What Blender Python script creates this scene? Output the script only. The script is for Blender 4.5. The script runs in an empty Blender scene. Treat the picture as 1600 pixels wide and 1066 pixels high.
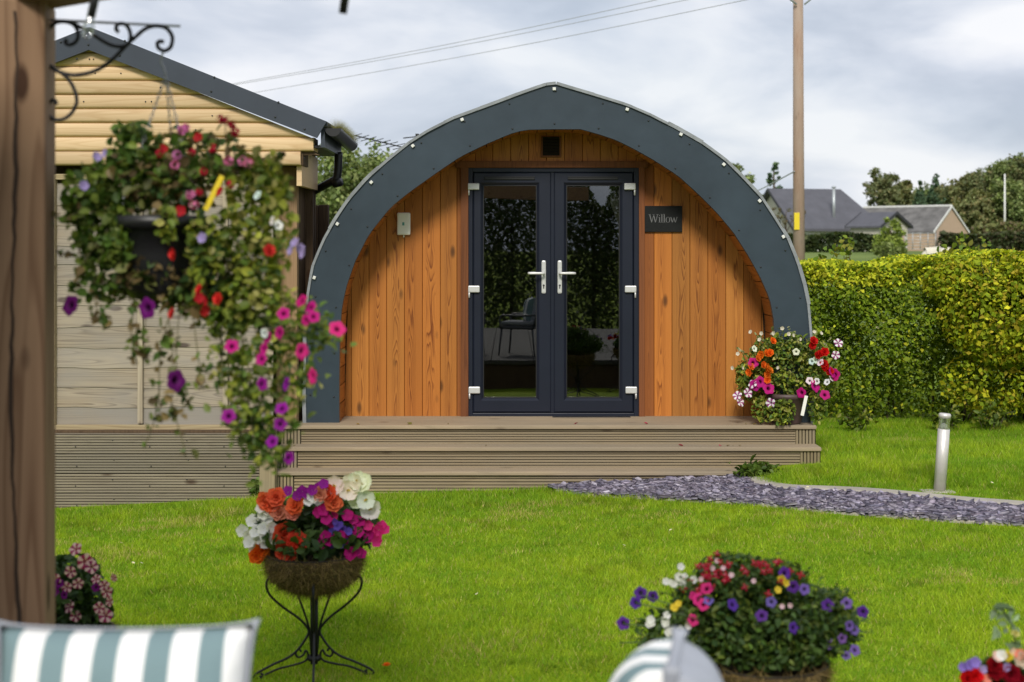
import bpy, bmesh, math, random
import numpy as np
from mathutils import Vector, Matrix, Euler
R = math.radians
random.seed(7); rng = np.random.default_rng(11)
scene = bpy.context.scene
col = scene.collection

# ------------------------------------------------------------------ camera
F, CZ = 2220.0, 2.0                     # focal length in photo pixels, eye height (m)
cd = bpy.data.cameras.new('camera'); cam = bpy.data.objects.new('camera', cd); col.objects.link(cam)
cam.location = (0, 0, CZ); cam.rotation_euler = (R(90), 0, 0)
cd.sensor_width = 36; cd.lens = 36*F/1600; cd.shift_y = -148/1600
cd.clip_start = .05; cd.clip_end = 3000
cd.dof.use_dof = True; cd.dof.focus_distance = 11.4; cd.dof.aperture_fstop = 2.8
scene.camera = cam
# ------------------------------------------------------------------ light
SUN_EL, SUN_AZ = 38, 5                 # degrees: height, and how far left of straight behind the camera
sdir = Vector((-math.sin(R(SUN_AZ))*math.cos(R(SUN_EL)), -math.cos(R(SUN_AZ))*math.cos(R(SUN_EL)), math.sin(R(SUN_EL))))
sl = bpy.data.lights.new('sun', 'SUN'); sl.energy = 3.1; sl.angle = R(14.0); sl.color = (1, .95, .86)
so = bpy.data.objects.new('sun', sl); col.objects.link(so); so.rotation_euler = sdir.to_track_quat('Z', 'Y').to_euler()
w = bpy.data.worlds.new('World'); scene.world = w; w.use_nodes = True
nt = w.node_tree; nt.nodes.clear()
def wn(t, **k):
    n = nt.nodes.new(t)
    for a, b in k.items(): setattr(n, a, b)
    return n
out = wn('ShaderNodeOutputWorld'); mixs = wn('ShaderNodeMixShader')
sky = wn('ShaderNodeTexSky', sky_type='NISHITA', sun_disc=False, sun_elevation=R(SUN_EL), sun_rotation=math.atan2(sdir.x, sdir.y))
b1 = wn('ShaderNodeBackground'); b1.inputs[1].default_value = .09
b2 = wn('ShaderNodeBackground'); b2.inputs[1].default_value = 1.2
tc = wn('ShaderNodeTexCoord'); mp = wn('ShaderNodeMapping'); mp.inputs['Scale'].default_value = (2.6, 2.6, 6.8); mp.inputs['Location'].default_value = (3.3, .4, .25)
n1 = wn('ShaderNodeTexNoise'); n1.inputs['Scale'].default_value = 2.1; n1.inputs['Detail'].default_value = 7; n1.inputs['Roughness'].default_value = .5; n1.inputs['Distortion'].default_value = .25
r1 = wn('ShaderNodeValToRGB')
e = r1.color_ramp.elements
e[0].position = .36; e[0].color = (.45, .50, .59, 1); e[1].position = .64; e[1].color = (.80, .81, .84, 1)
m_ = e.new(.45); m_.color = (.55, .595, .68, 1); m_ = e.new(.53); m_.color = (.67, .70, .765, 1)
n2 = wn('ShaderNodeTexNoise'); n2.inputs['Scale'].default_value = .8; n2.inputs['Detail'].default_value = 4
r2 = wn('ShaderNodeValToRGB'); r2.color_ramp.elements[0].position = .33; r2.color_ramp.elements[0].color = (.80,)*3+(1,); r2.color_ramp.elements[1].position = .62; r2.color_ramp.elements[1].color = (1,)*3+(1,)
L = nt.links.new
L(tc.outputs['Generated'], mp.inputs[0]); L(mp.outputs[0], n1.inputs['Vector']); L(mp.outputs[0], n2.inputs['Vector'])
L(n1.outputs[0], r1.inputs[0]); L(n2.outputs[0], r2.inputs[0]); L(sky.outputs[0], b1.inputs[0]); L(r1.outputs[0], b2.inputs[0])
L(r2.outputs[0], mixs.inputs[0]); L(b1.outputs[0], mixs.inputs[1]); L(b2.outputs[0], mixs.inputs[2]); L(mixs.outputs[0], out.inputs[0])
scene.view_settings.view_transform = 'Standard'; scene.view_settings.look = 'None'
scene.view_settings.exposure = 0.0; scene.view_settings.gamma = 1.0

# ------------------------------------------------------------------ helpers
def P(px, py, d): return Vector(((px-800)*d/F, d, CZ+(385-py)*d/F))
def S(a, b, x): t = np.clip((x-a)/(b-a), 0, 1); return t*t*(3-2*t)
def gz(x, y):
    x = np.asarray(x, float); y = np.asarray(y, float)
    z = S(6.6, 10.7, y)*np.interp(x, [-3.45, -1.93, 0, 1.77, 2.6, 4, 8], [0, .08, .13, .21, .26, .27, .3])
    z = z+.065*S(10.1, 10.75, y)*S(1.72, 2.15, x)*(1-S(11.5, 13, y))
    z = z+S(20, 90, y)*1.35+S(100, 400, y)*.8
    return z+.012*np.sin(x*1.9+y*.8)*np.sin(y*1.3-x*.5)*(1-S(9.0, 10.5, y))
def ground_at(px, py):
    for d in np.arange(4.5, 16, .01):
        if CZ+(385-py)*d/F <= float(gz((px-800)*d/F, d)): break
    return Vector(((px-800)*d/F, d, float(gz((px-800)*d/F, d))))
ORI = {}
def link(o): col.objects.link(o); return o
def tag(o, label=None, cat=None, group=None, kind=None):
    if label: o['label'] = label
    if cat: o['category'] = cat
    if group: o['group'] = group
    if kind: o['kind'] = kind
    return o
def thing(name, loc, label, cat, group=None):
    o = link(bpy.data.objects.new(name, None)); o.location = loc; o.empty_display_size = .1
    ORI[o.name] = Vector(loc); return tag(o, label, cat, group)
def link_mesh(name, me, parent=None, origin=None, smooth=False):
    o = link(bpy.data.objects.new(name, me))
    if parent is not None: o.parent = parent; ORI[o.name] = ORI[parent.name]
    else:
        o.location = origin if origin is not None else (0, 0, 0); ORI[o.name] = Vector(o.location)
    if smooth: me.polygons.foreach_set('use_smooth', [True]*len(me.polygons))
    return o
class MB:
    """collects shapes in world coordinates; build() links them as ONE mesh object"""
    def __init__(s): s.v = []; s.f = []; s.m = []; s.c = []; s.sm = []
    def add(s, vs, fs, mi=0, c=None, smooth=False):
        b = len(s.v); s.v += [tuple(v) for v in vs]
        c = c or (random.random(), random.random(), random.random())
        for f in fs: s.f.append([i+b for i in f]); s.m.append(mi); s.c.append([c[i] for i in f] if isinstance(c, list) else c); s.sm.append(smooth)
    def box(s, x0, x1, y0, y1, z0, z1, mi=0, c=None, bev=0, M=None):
        bm = bmesh.new(); bmesh.ops.create_cube(bm, size=1)
        for v in bm.verts: v.co = Vector((x0+(v.co.x+.5)*(x1-x0), y0+(v.co.y+.5)*(y1-y0), z0+(v.co.z+.5)*(z1-z0)))
        if bev: bmesh.ops.bevel(bm, geom=bm.edges[:], offset=bev, segments=2, affect='EDGES', profile=.5)
        if M: bmesh.ops.transform(bm, matrix=M, verts=bm.verts)
        bm.verts.index_update(); s.add([v.co for v in bm.verts], [[v.index for v in f.verts] for f in bm.faces], mi, c); bm.free()
    def tube(s, pts, r, n=8, mi=0, c=None, cap=True):
        pts = [Vector(p) for p in pts]; rs = r if isinstance(r, (list, tuple)) else [r]*len(pts)
        t0 = (pts[1]-pts[0]).normalized(); up = Vector((0, 0, 1)) if abs(t0.z) < .9 else Vector((1, 0, 0))
        nn = t0.cross(up).normalized(); vs = []; fs = []
        for i, p in enumerate(pts):
            t = (pts[min(i+1, len(pts)-1)]-pts[max(i-1, 0)])
            if t.length < 1e-9: t = t0
            t.normalize(); nn = (nn-t*nn.dot(t))
            if nn.length < 1e-6: nn = t.orthogonal()
            nn.normalize(); bb = t.cross(nn)
            vs += [p+(nn*math.cos(2*math.pi*k/n)+bb*math.sin(2*math.pi*k/n))*rs[i] for k in range(n)]
        for i in range(len(pts)-1):
            for k in range(n): fs.append([i*n+k, i*n+(k+1) % n, (i+1)*n+(k+1) % n, (i+1)*n+k])
        if cap: fs += [list(range(n))[::-1], [(len(pts)-1)*n+k for k in range(n)]]
        s.add(vs, fs, mi, c, True)
    def lathe(s, prof, cen, n=24, mi=0, c=None, M=None):
        vs = []; fs = []; cen = Vector(cen)
        for r_, z_ in prof:
            for k in range(n):
                p = Vector((r_*math.cos(2*math.pi*k/n), r_*math.sin(2*math.pi*k/n), z_)); vs.append((M @ p if M else p)+cen)
        for i in range(len(prof)-1):
            for k in range(n): fs.append([i*n+k, i*n+(k+1) % n, (i+1)*n+(k+1) % n, (i+1)*n+k])
        s.add(vs, fs, mi, c, True)
    def strip(s, prof, e0, e1, fn, mi=0, c=None, smooth=False):
        """profile (list of pairs) swept from e0 to e1; fn(a, b, e) -> point"""
        n = len(prof); vs = [fn(a, b, e0) for a, b in prof]+[fn(a, b, e1) for a, b in prof]
        s.add(vs, [[i, i+1, n+i+1, n+i] for i in range(n-1)], mi, c, smooth)
    def prism(s, poly, y0, y1, mi=0, c=None):
        """polygon in XZ, given depth along Y"""
        n = len(poly); vs = [(x, y0, z) for x, z in poly]+[(x, y1, z) for x, z in poly]
        s.add(vs, [list(range(n)), list(range(n, 2*n))[::-1]]+[[i, n+i, n+(i+1) % n, (i+1) % n] for i in range(n)], mi, c)
    def build(s, name, mats, parent=None, origin=None, smooth=False):
        o0 = ORI[parent.name] if parent is not None else Vector(origin or (0, 0, 0))
        me = bpy.data.meshes.new(name); me.from_pydata([(v[0]-o0.x, v[1]-o0.y, v[2]-o0.z) for v in s.v], [], s.f)
        for m in (mats if isinstance(mats, list) else [mats]): me.materials.append(m)
        me.polygons.foreach_set('material_index', s.m); me.polygons.foreach_set('use_smooth', s.sm)
        at = me.color_attributes.new('Col', 'FLOAT_COLOR', 'CORNER')
        buf = np.concatenate([np.array([q+(1,) for q in c], np.float32).ravel() if isinstance(c, list) else np.tile(np.array(c+(1,), np.float32), len(f)) for c, f in zip(s.c, s.f)]) if s.f else np.zeros(0)
        at.data.foreach_set('color', buf); me.update()
        bm = bmesh.new(); bm.from_mesh(me); bmesh.ops.recalc_face_normals(bm, faces=bm.faces); bm.to_mesh(me); bm.free()
        return link_mesh(name, me, parent, origin if parent is None else None)
def studs(parent, pts, r):
    k = MB(); k.lathe([(0, -.006), (r*.75, -.005), (r, .002)], ORI[parent.name], 8, M=Matrix.Rotation(R(-90), 3, 'X')); o = k.build('screw_head', M['screw'], parent)
    for i, p in enumerate(pts):
        c = o if i == 0 else link(o.copy()); c.parent = parent; c.location = Vector(p)-ORI[parent.name]
def reeded(mb, h0, h1, n, e0, e1, fn, dpt=.013, gap=.25, c=None):
    c = c or (random.random(), random.random(), random.random()); hs_ = (h1-h0)/n
    for i in range(n):
        a = h0+i*hs_; g = hs_*gap
        mb.strip([(a, .004), (a+.0015, 0), (a+hs_-g-.002, 0), (a+hs_-g, .003)], e0, e1, fn, 0, c)
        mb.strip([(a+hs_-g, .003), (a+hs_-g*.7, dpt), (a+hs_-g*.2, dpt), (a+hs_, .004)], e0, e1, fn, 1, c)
def smooth_path(pts, n=6):
    pts = [Vector(p) for p in pts]; o = []
    for i in range(len(pts)-1):
        p0, p1, p2, p3 = pts[max(i-1, 0)], pts[i], pts[i+1], pts[min(i+2, len(pts)-1)]
        for k in range(n):
            t = k/n; o.append(.5*((2*p1)+(p2-p0)*t+(2*p0-5*p1+4*p2-p3)*t*t+(3*p1-p0-3*p2+p3)*t**3))
    return o+[pts[-1]]
def np_mesh(name, V, faces_per, k, C, mat, parent=None, origin=None, smooth=False):
    """V (N,3) verts, faces_per (M,k) indices, C (N,3) point colours"""
    o0 = np.array(ORI[parent.name] if parent is not None else (origin or (0, 0, 0)))
    me = bpy.data.meshes.new(name); N = len(V); M_ = len(faces_per)
    me.vertices.add(N); me.vertices.foreach_set('co', (V-o0).astype(np.float32).ravel())
    me.loops.add(M_*k); me.loops.foreach_set('vertex_index', faces_per.astype(np.int32).ravel())
    me.polygons.add(M_); me.polygons.foreach_set('loop_start', np.arange(0, M_*k, k, dtype=np.int32))
    at = me.color_attributes.new('Col', 'FLOAT_COLOR', 'POINT')
    at.data.foreach_set('color', np.concatenate([C, np.ones((N, 1))], 1).astype(np.float32).ravel())
    me.materials.append(mat); me.update(calc_edges=True)
    return link_mesh(name, me, parent, origin, smooth)
def unit(a): return a/np.maximum(np.linalg.norm(a, axis=1, keepdims=True), 1e-9)
def leaves(name, pts, size, cols, mat, parent=None, origin=None, up=.5, elong=1.7, nrm=None, nb=.6, hexa=True, droop=0.):
    """a cloud of single folded leaves, one mesh"""
    pts = np.asarray(pts, float); N = len(pts)
    n = rng.normal(size=(N, 3)); n = unit(n)+np.array([0, 0, up])
    if nrm is not None: n = n+nrm*nb
    n = unit(n); t = rng.normal(size=(N, 3))+np.array([0, 0, -droop]); t = unit(t-n*np.sum(t*n, 1, keepdims=True)); b = np.cross(n, t)
    Ls = (np.asarray(size)*np.exp(rng.normal(0, .25, N)))[:, None]; W = Ls/elong
    p0 = pts-t*Ls*.5; tip = pts+t*Ls*.5-n*Ls*.12; fo = n*W*.18
    if hexa:
        V = np.stack([p0, p0+t*Ls*.3-b*W*.5+fo, p0+t*Ls*.68-b*W*.42+fo, tip, p0+t*Ls*.68+b*W*.42+fo, p0+t*Ls*.3+b*W*.5+fo], 1).reshape(-1, 3)
        base = np.arange(N)[:, None]*6; Fc = np.concatenate([base+np.array([0, 1, 2, 3]), base+np.array([0, 3, 4, 5])]); kv = 6
    else:
        V = np.stack([p0, pts-b*W*.5+fo, tip, pts+b*W*.5+fo], 1).reshape(-1, 3); base = np.arange(N)[:, None]*4
        Fc = base+np.array([0, 1, 2, 3]); kv = 4
    cols = np.asarray(cols, float)
    if cols.ndim == 2 and len(cols) != N: cols = cols[rng.integers(0, len(cols), N)]
    cols = cols*np.exp(rng.normal(0, .22, (N, 1)))
    return np_mesh(name, V, Fc, 4, np.repeat(cols, kv, 0), mat, parent, origin)
def ellipsoid_pts(c, r, n, shell=.55):
    d = unit(rng.normal(size=(n, 3))); rad = shell+(1-shell)*rng.random((n, 1))**.6
    return np.array(c)+d*rad*np.array(r), d

# ------------------------------------------------------------------ materials
def new_mat(name):
    m = bpy.data.materials.new(name); m.use_nodes = True; t = m.node_tree
    return m, t, t.nodes['Principled BSDF']
def nd(t, ty, ins=None, **k):
    n = t.nodes.new(ty)
    for a, b in k.items(): setattr(n, a, b)
    for a, b in (ins or {}).items():
        if isinstance(b, bpy.types.NodeSocket): t.links.new(b, n.inputs[a])
        else: n.inputs[a].default_value = b
    return n
def ramp(t, fac, stops):
    n = nd(t, 'ShaderNodeValToRGB', {0: fac}); el = n.color_ramp.elements
    while len(el) < len(stops): el.new(.5)
    for q, (p, c) in zip(el, stops): q.position = p; q.color = tuple(c)+(1,)
    return n.outputs[0]
def mathn(t, op, a, b=0.): return nd(t, 'ShaderNodeMath', {0: a, 1: b}, operation=op).outputs[0]
def mixc(t, f, a, b, blend='MIX'):
    n = nd(t, 'ShaderNodeMix', data_type='RGBA', blend_type=blend)
    for i, x in ((0, f), (6, a), (7, b)):
        if isinstance(x, bpy.types.NodeSocket): t.links.new(x, n.inputs[i])
        else: n.inputs[i].default_value = x if i == 0 else tuple(x)+(1,) if len(x) == 3 else x
    return n.outputs[2]
def noise(t, vec, scale, detail=3, rough=.5): return nd(t, 'ShaderNodeTexNoise', {'Vector': vec, 'Scale': scale, 'Detail': detail, 'Roughness': rough}).outputs[0]
def mapv(t, vec, sc): return nd(t, 'ShaderNodeMapping', {0: vec, 3: sc}).outputs[0]
def plain(name, c, rough=.5, metal=0., var=.12, vscale=6., bump=0., bscale=60., spec=.5):
    m, t, p = new_mat(name); o = nd(t, 'ShaderNodeTexCoord').outputs['Object']
    p.inputs['Roughness'].default_value = rough; p.inputs['Metallic'].default_value = metal; p.inputs['Specular IOR Level'].default_value = spec
    f = noise(t, o, vscale, 5, .6)
    t.links.new(ramp(t, f, [(.25, [x*(1-var) for x in c]), (.75, [min(1, x*(1+var)) for x in c])]), p.inputs[0])
    if bump: t.links.new(nd(t, 'ShaderNodeBump', {'Height': noise(t, o, bscale, 4), 'Strength': bump, 'Distance': .01}).outputs[0], p.inputs['Normal'])
    return m
def wood(name, light, dark, axis, knot=(.05, .02, .008), grain=7., rough=.6, knots=.35, weather=None, gamt=1., along=.55, across=9., cath=False):
    """cathedral grain from the contours of a stretched noise; every board (Col) its own offset and tint"""
    m, t, p = new_mat(name); tcn = nd(t, 'ShaderNodeTexCoord'); at = nd(t, 'ShaderNodeAttribute', attribute_name='Col')
    sp_ = nd(t, 'ShaderNodeSeparateColor', {0: at.outputs['Color']})
    off = nd(t, 'ShaderNodeVectorMath', {0: nd(t, 'ShaderNodeCombineXYZ', {0: sp_.outputs[0], 1: sp_.outputs[1], 2: sp_.outputs[0]}).outputs[0], 1: (31, 47, 23)}, operation='MULTIPLY').outputs[0]
    v = nd(t, 'ShaderNodeVectorMath', {0: tcn.outputs['Object'], 1: off}, operation='ADD').outputs[0]
    sc = [across]*3; sc['XYZ'.index(axis)] = along
    a = noise(t, mapv(t, v, sc), 1., 1.5, .45)
    if cath:                                           # flat-sawn arches down the middle of each board (Col blue runs across it)
        uu = mathn(t, 'POWER', mathn(t, 'ABSOLUTE', mathn(t, 'MULTIPLY', mathn(t, 'SUBTRACT', sp_.outputs[2], mathn(t, 'ADD', .38, mathn(t, 'MULTIPLY', sp_.outputs[1], .24))), 2.)), 1.6)
        s2 = [7.]*3; s2['XYZ'.index(axis)] = .9
        lo = noise(t, mapv(t, v, s2), 1., 2.5, .5)
        a = mathn(t, 'ADD', mathn(t, 'MULTIPLY', uu, .42), mathn(t, 'MULTIPLY', lo, 1.15))
        fade = ramp(t, uu, [(0, (1,)*3), (.18, (.9,)*3), (.42, (.28,)*3), (1, (.22,)*3)])
    rings = mathn(t, 'FRACT', mathn(t, 'MULTIPLY', a, grain*(2.4 if cath else 2.2)))
    rr = ramp(t, rings, [(0, (0, 0, 0)), (.55, (.25,)*3), (.86, (1, 1, 1)), (1, (0, 0, 0))])
    if cath: rr = mixc(t, 1., rr, fade, 'MULTIPLY')
    sf = [170.]*3; sf['XYZ'.index(axis)] = 4.
    fib = noise(t, mapv(t, v, sf), 1., 2, .5)
    c = mixc(t, mathn(t, 'MULTIPLY', rr, .75*gamt), light, dark)
    c = mixc(t, mathn(t, 'MULTIPLY', fib, .35), c, dark)
    big = noise(t, mapv(t, v, [2.2 if x != axis else .7 for x in 'XYZ']), 1., 3)
    c = mixc(t, ramp(t, big, [(.35, (0,)*3), (.7, (.45,)*3)]), c, [x*.62 for x in light])
    sk = [5.5]*3; sk['XYZ'.index(axis)] = 2.2
    vo = nd(t, 'ShaderNodeTexVoronoi', {'Vector': mapv(t, v, sk), 'Scale': 1., 'Randomness': 1.}).outputs['Distance']
    c = mixc(t, ramp(t, vo, [(0, (knots*2.2,)*3), (.07, (knots*1.8,)*3), (.15, (0,)*3)]), c, knot)
    hs = nd(t, 'ShaderNodeSeparateColor', {0: at.outputs['Color']})
    c = mixc(t, 1., c, ramp(t, hs.outputs[0], [(0, (.78, .77, .75)), (.5, (.95, .94, .93)), (1, (1.12, 1.11, 1.09))]), 'MULTIPLY')
    if cath: c = mixc(t, 1., c, ramp(t, hs.outputs[1], [(0, (1.03, .92, .82)), (.5, (1., 1., 1.)), (1, (1.0, 1.06, 1.1))]), 'MULTIPLY')
    if weather:
        c = mixc(t, ramp(t, noise(t, mapv(t, v, [1.5 if x != axis else .5 for x in 'XYZ']), 1., 5, .65), [(.38, (0,)*3), (.62, (.85,)*3)]), c, weather)
    t.links.new(c, p.inputs[0]); p.inputs['Roughness'].default_value = rough; p.inputs['Specular IOR Level'].default_value = .25
    t.links.new(nd(t, 'ShaderNodeBump', {'Height': mathn(t, 'ADD', mathn(t, 'MULTIPLY', rr, -.3), fib), 'Strength': .25, 'Distance': .003}).outputs[0], p.inputs['Normal'])
    return m
def foliage_mat(name, trans=.35, rough=.5, gain=1., spec=.3):
    m, t, p = new_mat(name); at = nd(t, 'ShaderNodeAttribute', attribute_name='Col')
    c = mixc(t, 1., at.outputs['Color'], (gain,)*3, 'MULTIPLY')
    t.links.new(c, p.inputs[0]); p.inputs['Roughness'].default_value = rough; p.inputs['Specular IOR Level'].default_value = spec
    tr = nd(t, 'ShaderNodeBsdfTranslucent', {0: mixc(t, 1., c, (1.15, 1.2, .5), 'MULTIPLY')})
    mx = nd(t, 'ShaderNodeMixShader', {0: trans, 1: p.outputs[0], 2: tr.outputs[0]})
    t.links.new(mx.outputs[0], t.nodes['Material Output'].inputs[0]); return m
M = {}
M['larch'] = wood('larch_vertical', (.53, .208, .042), (.145, .036, .007), 'Z', grain=7, rough=.5, cath=True, gamt=1.3, knots=.4)
M['larch_y'] = wood('larch_lengthwise', (.46, .17, .036), (.24, .075, .014), 'Y', grain=5, rough=.55, knots=.15)
M['larch_dark'] = wood('stained_trim', (.22, .075, .024), (.11, .035, .012), 'Z', grain=6, knots=.1)
M['pine'] = wood('pale_pine', (.74, .55, .335), (.46, .27, .12), 'X', grain=6, knots=.5, rough=.6, gamt=.6)
M['pine_z'] = wood('pale_pine_upright', (.44, .29, .165), (.29, .17, .085), 'Z', grain=6, knots=.3)
M['oldgrey'] = wood('grey_weathered_board', (.47, .395, .29), (.20, .155, .11), 'X', grain=8, knots=.6, weather=(.255, .235, .21), rough=.8, gamt=1.2)
M['oldpale'] = wood('straw_weathered_board', (.50, .41, .25), (.30, .22, .12), 'X', grain=6, rough=.8)
M['deck'] = wood('weathered_decking', (.37, .29, .18), (.17, .125, .07), 'X', grain=6, knots=.6, weather=(.245, .20, .135), rough=.8, gamt=.7)
M['deck_z'] = wood('weathered_decking_upright', (.34, .275, .165), (.18, .135, .08), 'Z', grain=6, knots=.2, weather=(.25, .215, .145), rough=.8, gamt=.7)
M['deck_grey'] = wood('grey_green_decking', (.31, .265, .19), (.15, .12, .08), 'X', grain=6, knots=.6, weather=(.205, .18, .135), rough=.85, gamt=.8)
M['deck_top'] = wood('worn_decking_edge', (.40, .315, .215), (.22, .165, .105), 'X', grain=5, knots=.4, weather=(.26, .215, .155), rough=.8, gamt=.6)
M['post'] = wood('pergola_timber', (.36, .225, .135), (.17, .09, .048), 'Z', grain=5, knots=.75, rough=.75, along=.45, across=7, gamt=1.2)
M['post_x'] = wood('pergola_timber_level', (.33, .2, .12), (.19, .1, .055), 'X', grain=5, knots=.3, rough=.75)
M['brown'] = wood('dark_brown_boards', (.13, .085, .05), (.06, .036, .02), 'Z', grain=6, rough=.8)
M['pole'] = wood('pole_timber', (.42, .29, .215), (.22, .14, .10), 'Z', grain=6, rough=.85, knots=.3, weather=(.36, .29, .235), across=14)
M['fascia'] = plain('anthracite_sheet', (.034, .049, .064), .38, 0, .22, 2.2, .35, 2.5, spec=.3)
M['fascia2'] = plain('slate_blue_sheet', (.042, .051, .068), .42, 0, .12, 3, .08, 4, spec=.3)
M['screw'] = plain('screw_head', (.02, .022, .025), .5)
M['membrane'] = plain('roof_membrane_edge', (.22, .235, .25), .6, 0, .25, 9, .3, 40)
M['clip'] = plain('white_clip', (.66, .66, .62), .4)
M['groove_shade'] = plain('painted_groove_shade', (.05, .038, .022), .95)  # shade between the ridges, painted on the groove faces
M['roof'] = plain('dark_shingle', (.055, .058, .065), .85, 0, .3, 12, .4, 60)
M['upvc'] = plain('anthracite_upvc', (.011, .014, .025), .38, 0, .12, 3, spec=.3)
M['upvc_in'] = plain('black_gasket', (.006, .006, .007), .5)
M['steel'] = plain('brushed_steel', (.66, .63, .60), .42, .45, .06, 30)
M['silver'] = plain('silver_hardware', (.60, .60, .59), .38, .3, .06, 30)
M['louvre'] = plain('dark_vent_louvre', (.012, .007, .005), .8, spec=.2)
M['black'] = plain('black_plastic', (.010, .010, .011), .42)
M['iron'] = plain('wrought_iron', (.012, .012, .013), .5, .3, .2, 40, .2, 200)
M['zinc'] = plain('zinc_bar', (.42, .43, .46), .5, .3)
M['chain'] = plain('grey_chain', (.34, .35, .36), .4, .6)
M['white'] = plain('white_plastic', (.78, .76, .70), .45, 0, .03)
M['slate'] = plain('black_slate', (.008, .009, .0095), .6, 0, .2, 20, .1, 90, spec=.2)
M['letter'] = plain('grey_letters', (.14, .14, .145), .5)
M['teal'] = plain('teal_logo', (.1, .3, .28), .5)
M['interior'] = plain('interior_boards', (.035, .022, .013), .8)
M['curtain'] = plain('cream_curtain', (.62, .57, .46), .9)
M['yellow'] = plain('yellow_plastic', (.72, .55, .02), .4, 0, .05)
M['pot'] = plain('brown_pot', (.075, .045, .042), .55)
M['soil'] = plain('potting_soil', (.03, .02, .012), .95)
M['concrete'] = plain('pale_concrete_kerb', (.36, .33, .28), .9, 0, .22, 5, .4, 60)
M['paving'] = plain('patio_paving', (.075, .07, .065), .85, 0, .2, 3, .3, 40)
M['render'] = plain('cream_render', (.50, .47, .40), .9, 0, .08)
M['tan'] = plain('tan_render', (.47, .34, .24), .9, 0, .07)
M['whitewash'] = plain('white_render', (.62, .62, .58), .9)
M['verge'] = plain('white_verge', (.66, .66, .63), .7)
M['slates'] = plain('blue_grey_roof_slates', (.085, .085, .10), .65, 0, .2, 1.2, .3, 8)
M['oldslates'] = plain('mottled_roof_slates', (.13, .125, .12), .85, 0, .45, 1.6, .3, 6)
M['darktrim'] = plain('dark_barge_board', (.03, .03, .035), .6)
M['winglass'] = plain('far_window_glass', (.05, .06, .07), .1)
M['galv'] = plain('galvanised_steel', (.42, .45, .46), .45, .5)
M['brush'] = plain('gutter_brush_bristles', (.42, .40, .14), .7, 0, .4, 60)
M['fleece'] = plain('sheep_fleece', (.62, .58, .48), .95, 0, .15, 12, .8, 30)
M['frame'] = plain('grey_chair_frame', (.10, .105, .115), .45, .3)
M['coir'] = plain('coir_liner', (.085, .055, .022), .95, 0, .5, 25, 1., 45)
M['bark'] = plain('tree_bark', (.085, .065, .045), .9, 0, .35, 8, .6, 30)
M['seatpad'] = plain('grey_seat_fabric', (.30, .31, .34), .9)
M['leaf'] = foliage_mat('leaf', .32, .5)
M['hedgeleaf'] = foliage_mat('hedge_leaf', .3, .6, spec=.12)
M['farleaf'] = foliage_mat('far_leaf', .25, .6)
M['petal'] = foliage_mat('petal', .25, .6, spec=.15)
M['grass'] = foliage_mat('grass_blade', .38, .55, spec=.2)
M['fibre'] = foliage_mat('coir_fibre', .1, .9, spec=.1)
def glass_mat(name, refl=.10, tint=(.55, .58, .57), rough=.0):
    m, t, p = new_mat(name); t.nodes.remove(p)
    g = nd(t, 'ShaderNodeBsdfGlossy', {'Color': (1, 1, 1, 1), 'Roughness': rough}); tr = nd(t, 'ShaderNodeBsdfTransparent', {0: tint+(1,)})
    fr = nd(t, 'ShaderNodeLayerWeight', {0: .5}).outputs['Fresnel']
    f = mathn(t, 'ADD', mathn(t, 'MULTIPLY', fr, .5), refl)
    o = nd(t, 'ShaderNodeTexCoord').outputs['Object']
    b = nd(t, 'ShaderNodeBump', {'Height': noise(t, o, 3.5, 1), 'Strength': .003, 'Distance': .05})
    t.links.new(b.outputs[0], g.inputs['Normal'])
    mx = nd(t, 'ShaderNodeMixShader', {0: f, 1: tr.outputs[0], 2: g.outputs[0]}); t.links.new(mx.outputs[0], t.nodes['Material Output'].inputs[0]); return m
M['glass'] = glass_mat('door_glass', .07)
M['bulb'] = glass_mat('bulb_glass', .12, (.8, .82, .84))
M['lampglass'] = glass_mat('clear_lens', .22, (.86, .90, .87), .2)
# ground: one grass material whose far part turns to pasture
m, t, p = new_mat('turf'); o = nd(t, 'ShaderNodeNewGeometry').outputs['Position']
c1 = ramp(t, noise(t, o, 55., 3, .6), [(.3, (.10, .16, .008)), (.55, (.22, .31, .014)), (.75, (.34, .40, .03))])
c2 = ramp(t, noise(t, mapv(t, o, (.5, 1.6, 1)), .9, 4, .6), [(.35, (.65, .75, .6)), (.6, (1.1, 1.05, 1.)), (.75, (1.4, 1.2, 1.2))])
c = mixc(t, 1., c1, c2, 'MULTIPLY')
sy = nd(t, 'ShaderNodeSeparateXYZ', {0: o}).outputs[1]
far = ramp(t, noise(t, mapv(t, o, (.05, .12, 1)), 1., 6, .6), [(.35, (.085, .13, .03)), (.65, (.16, .21, .055))])
mr = nd(t, 'ShaderNodeMapRange', {0: sy, 1: 14., 2: 22.}).outputs[0]
t.links.new(mixc(t, mr, c, far), p.inputs[0]); p.inputs['Roughness'].default_value = .9; p.inputs['Specular IOR Level'].default_value = .1
M['turf'] = m
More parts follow.
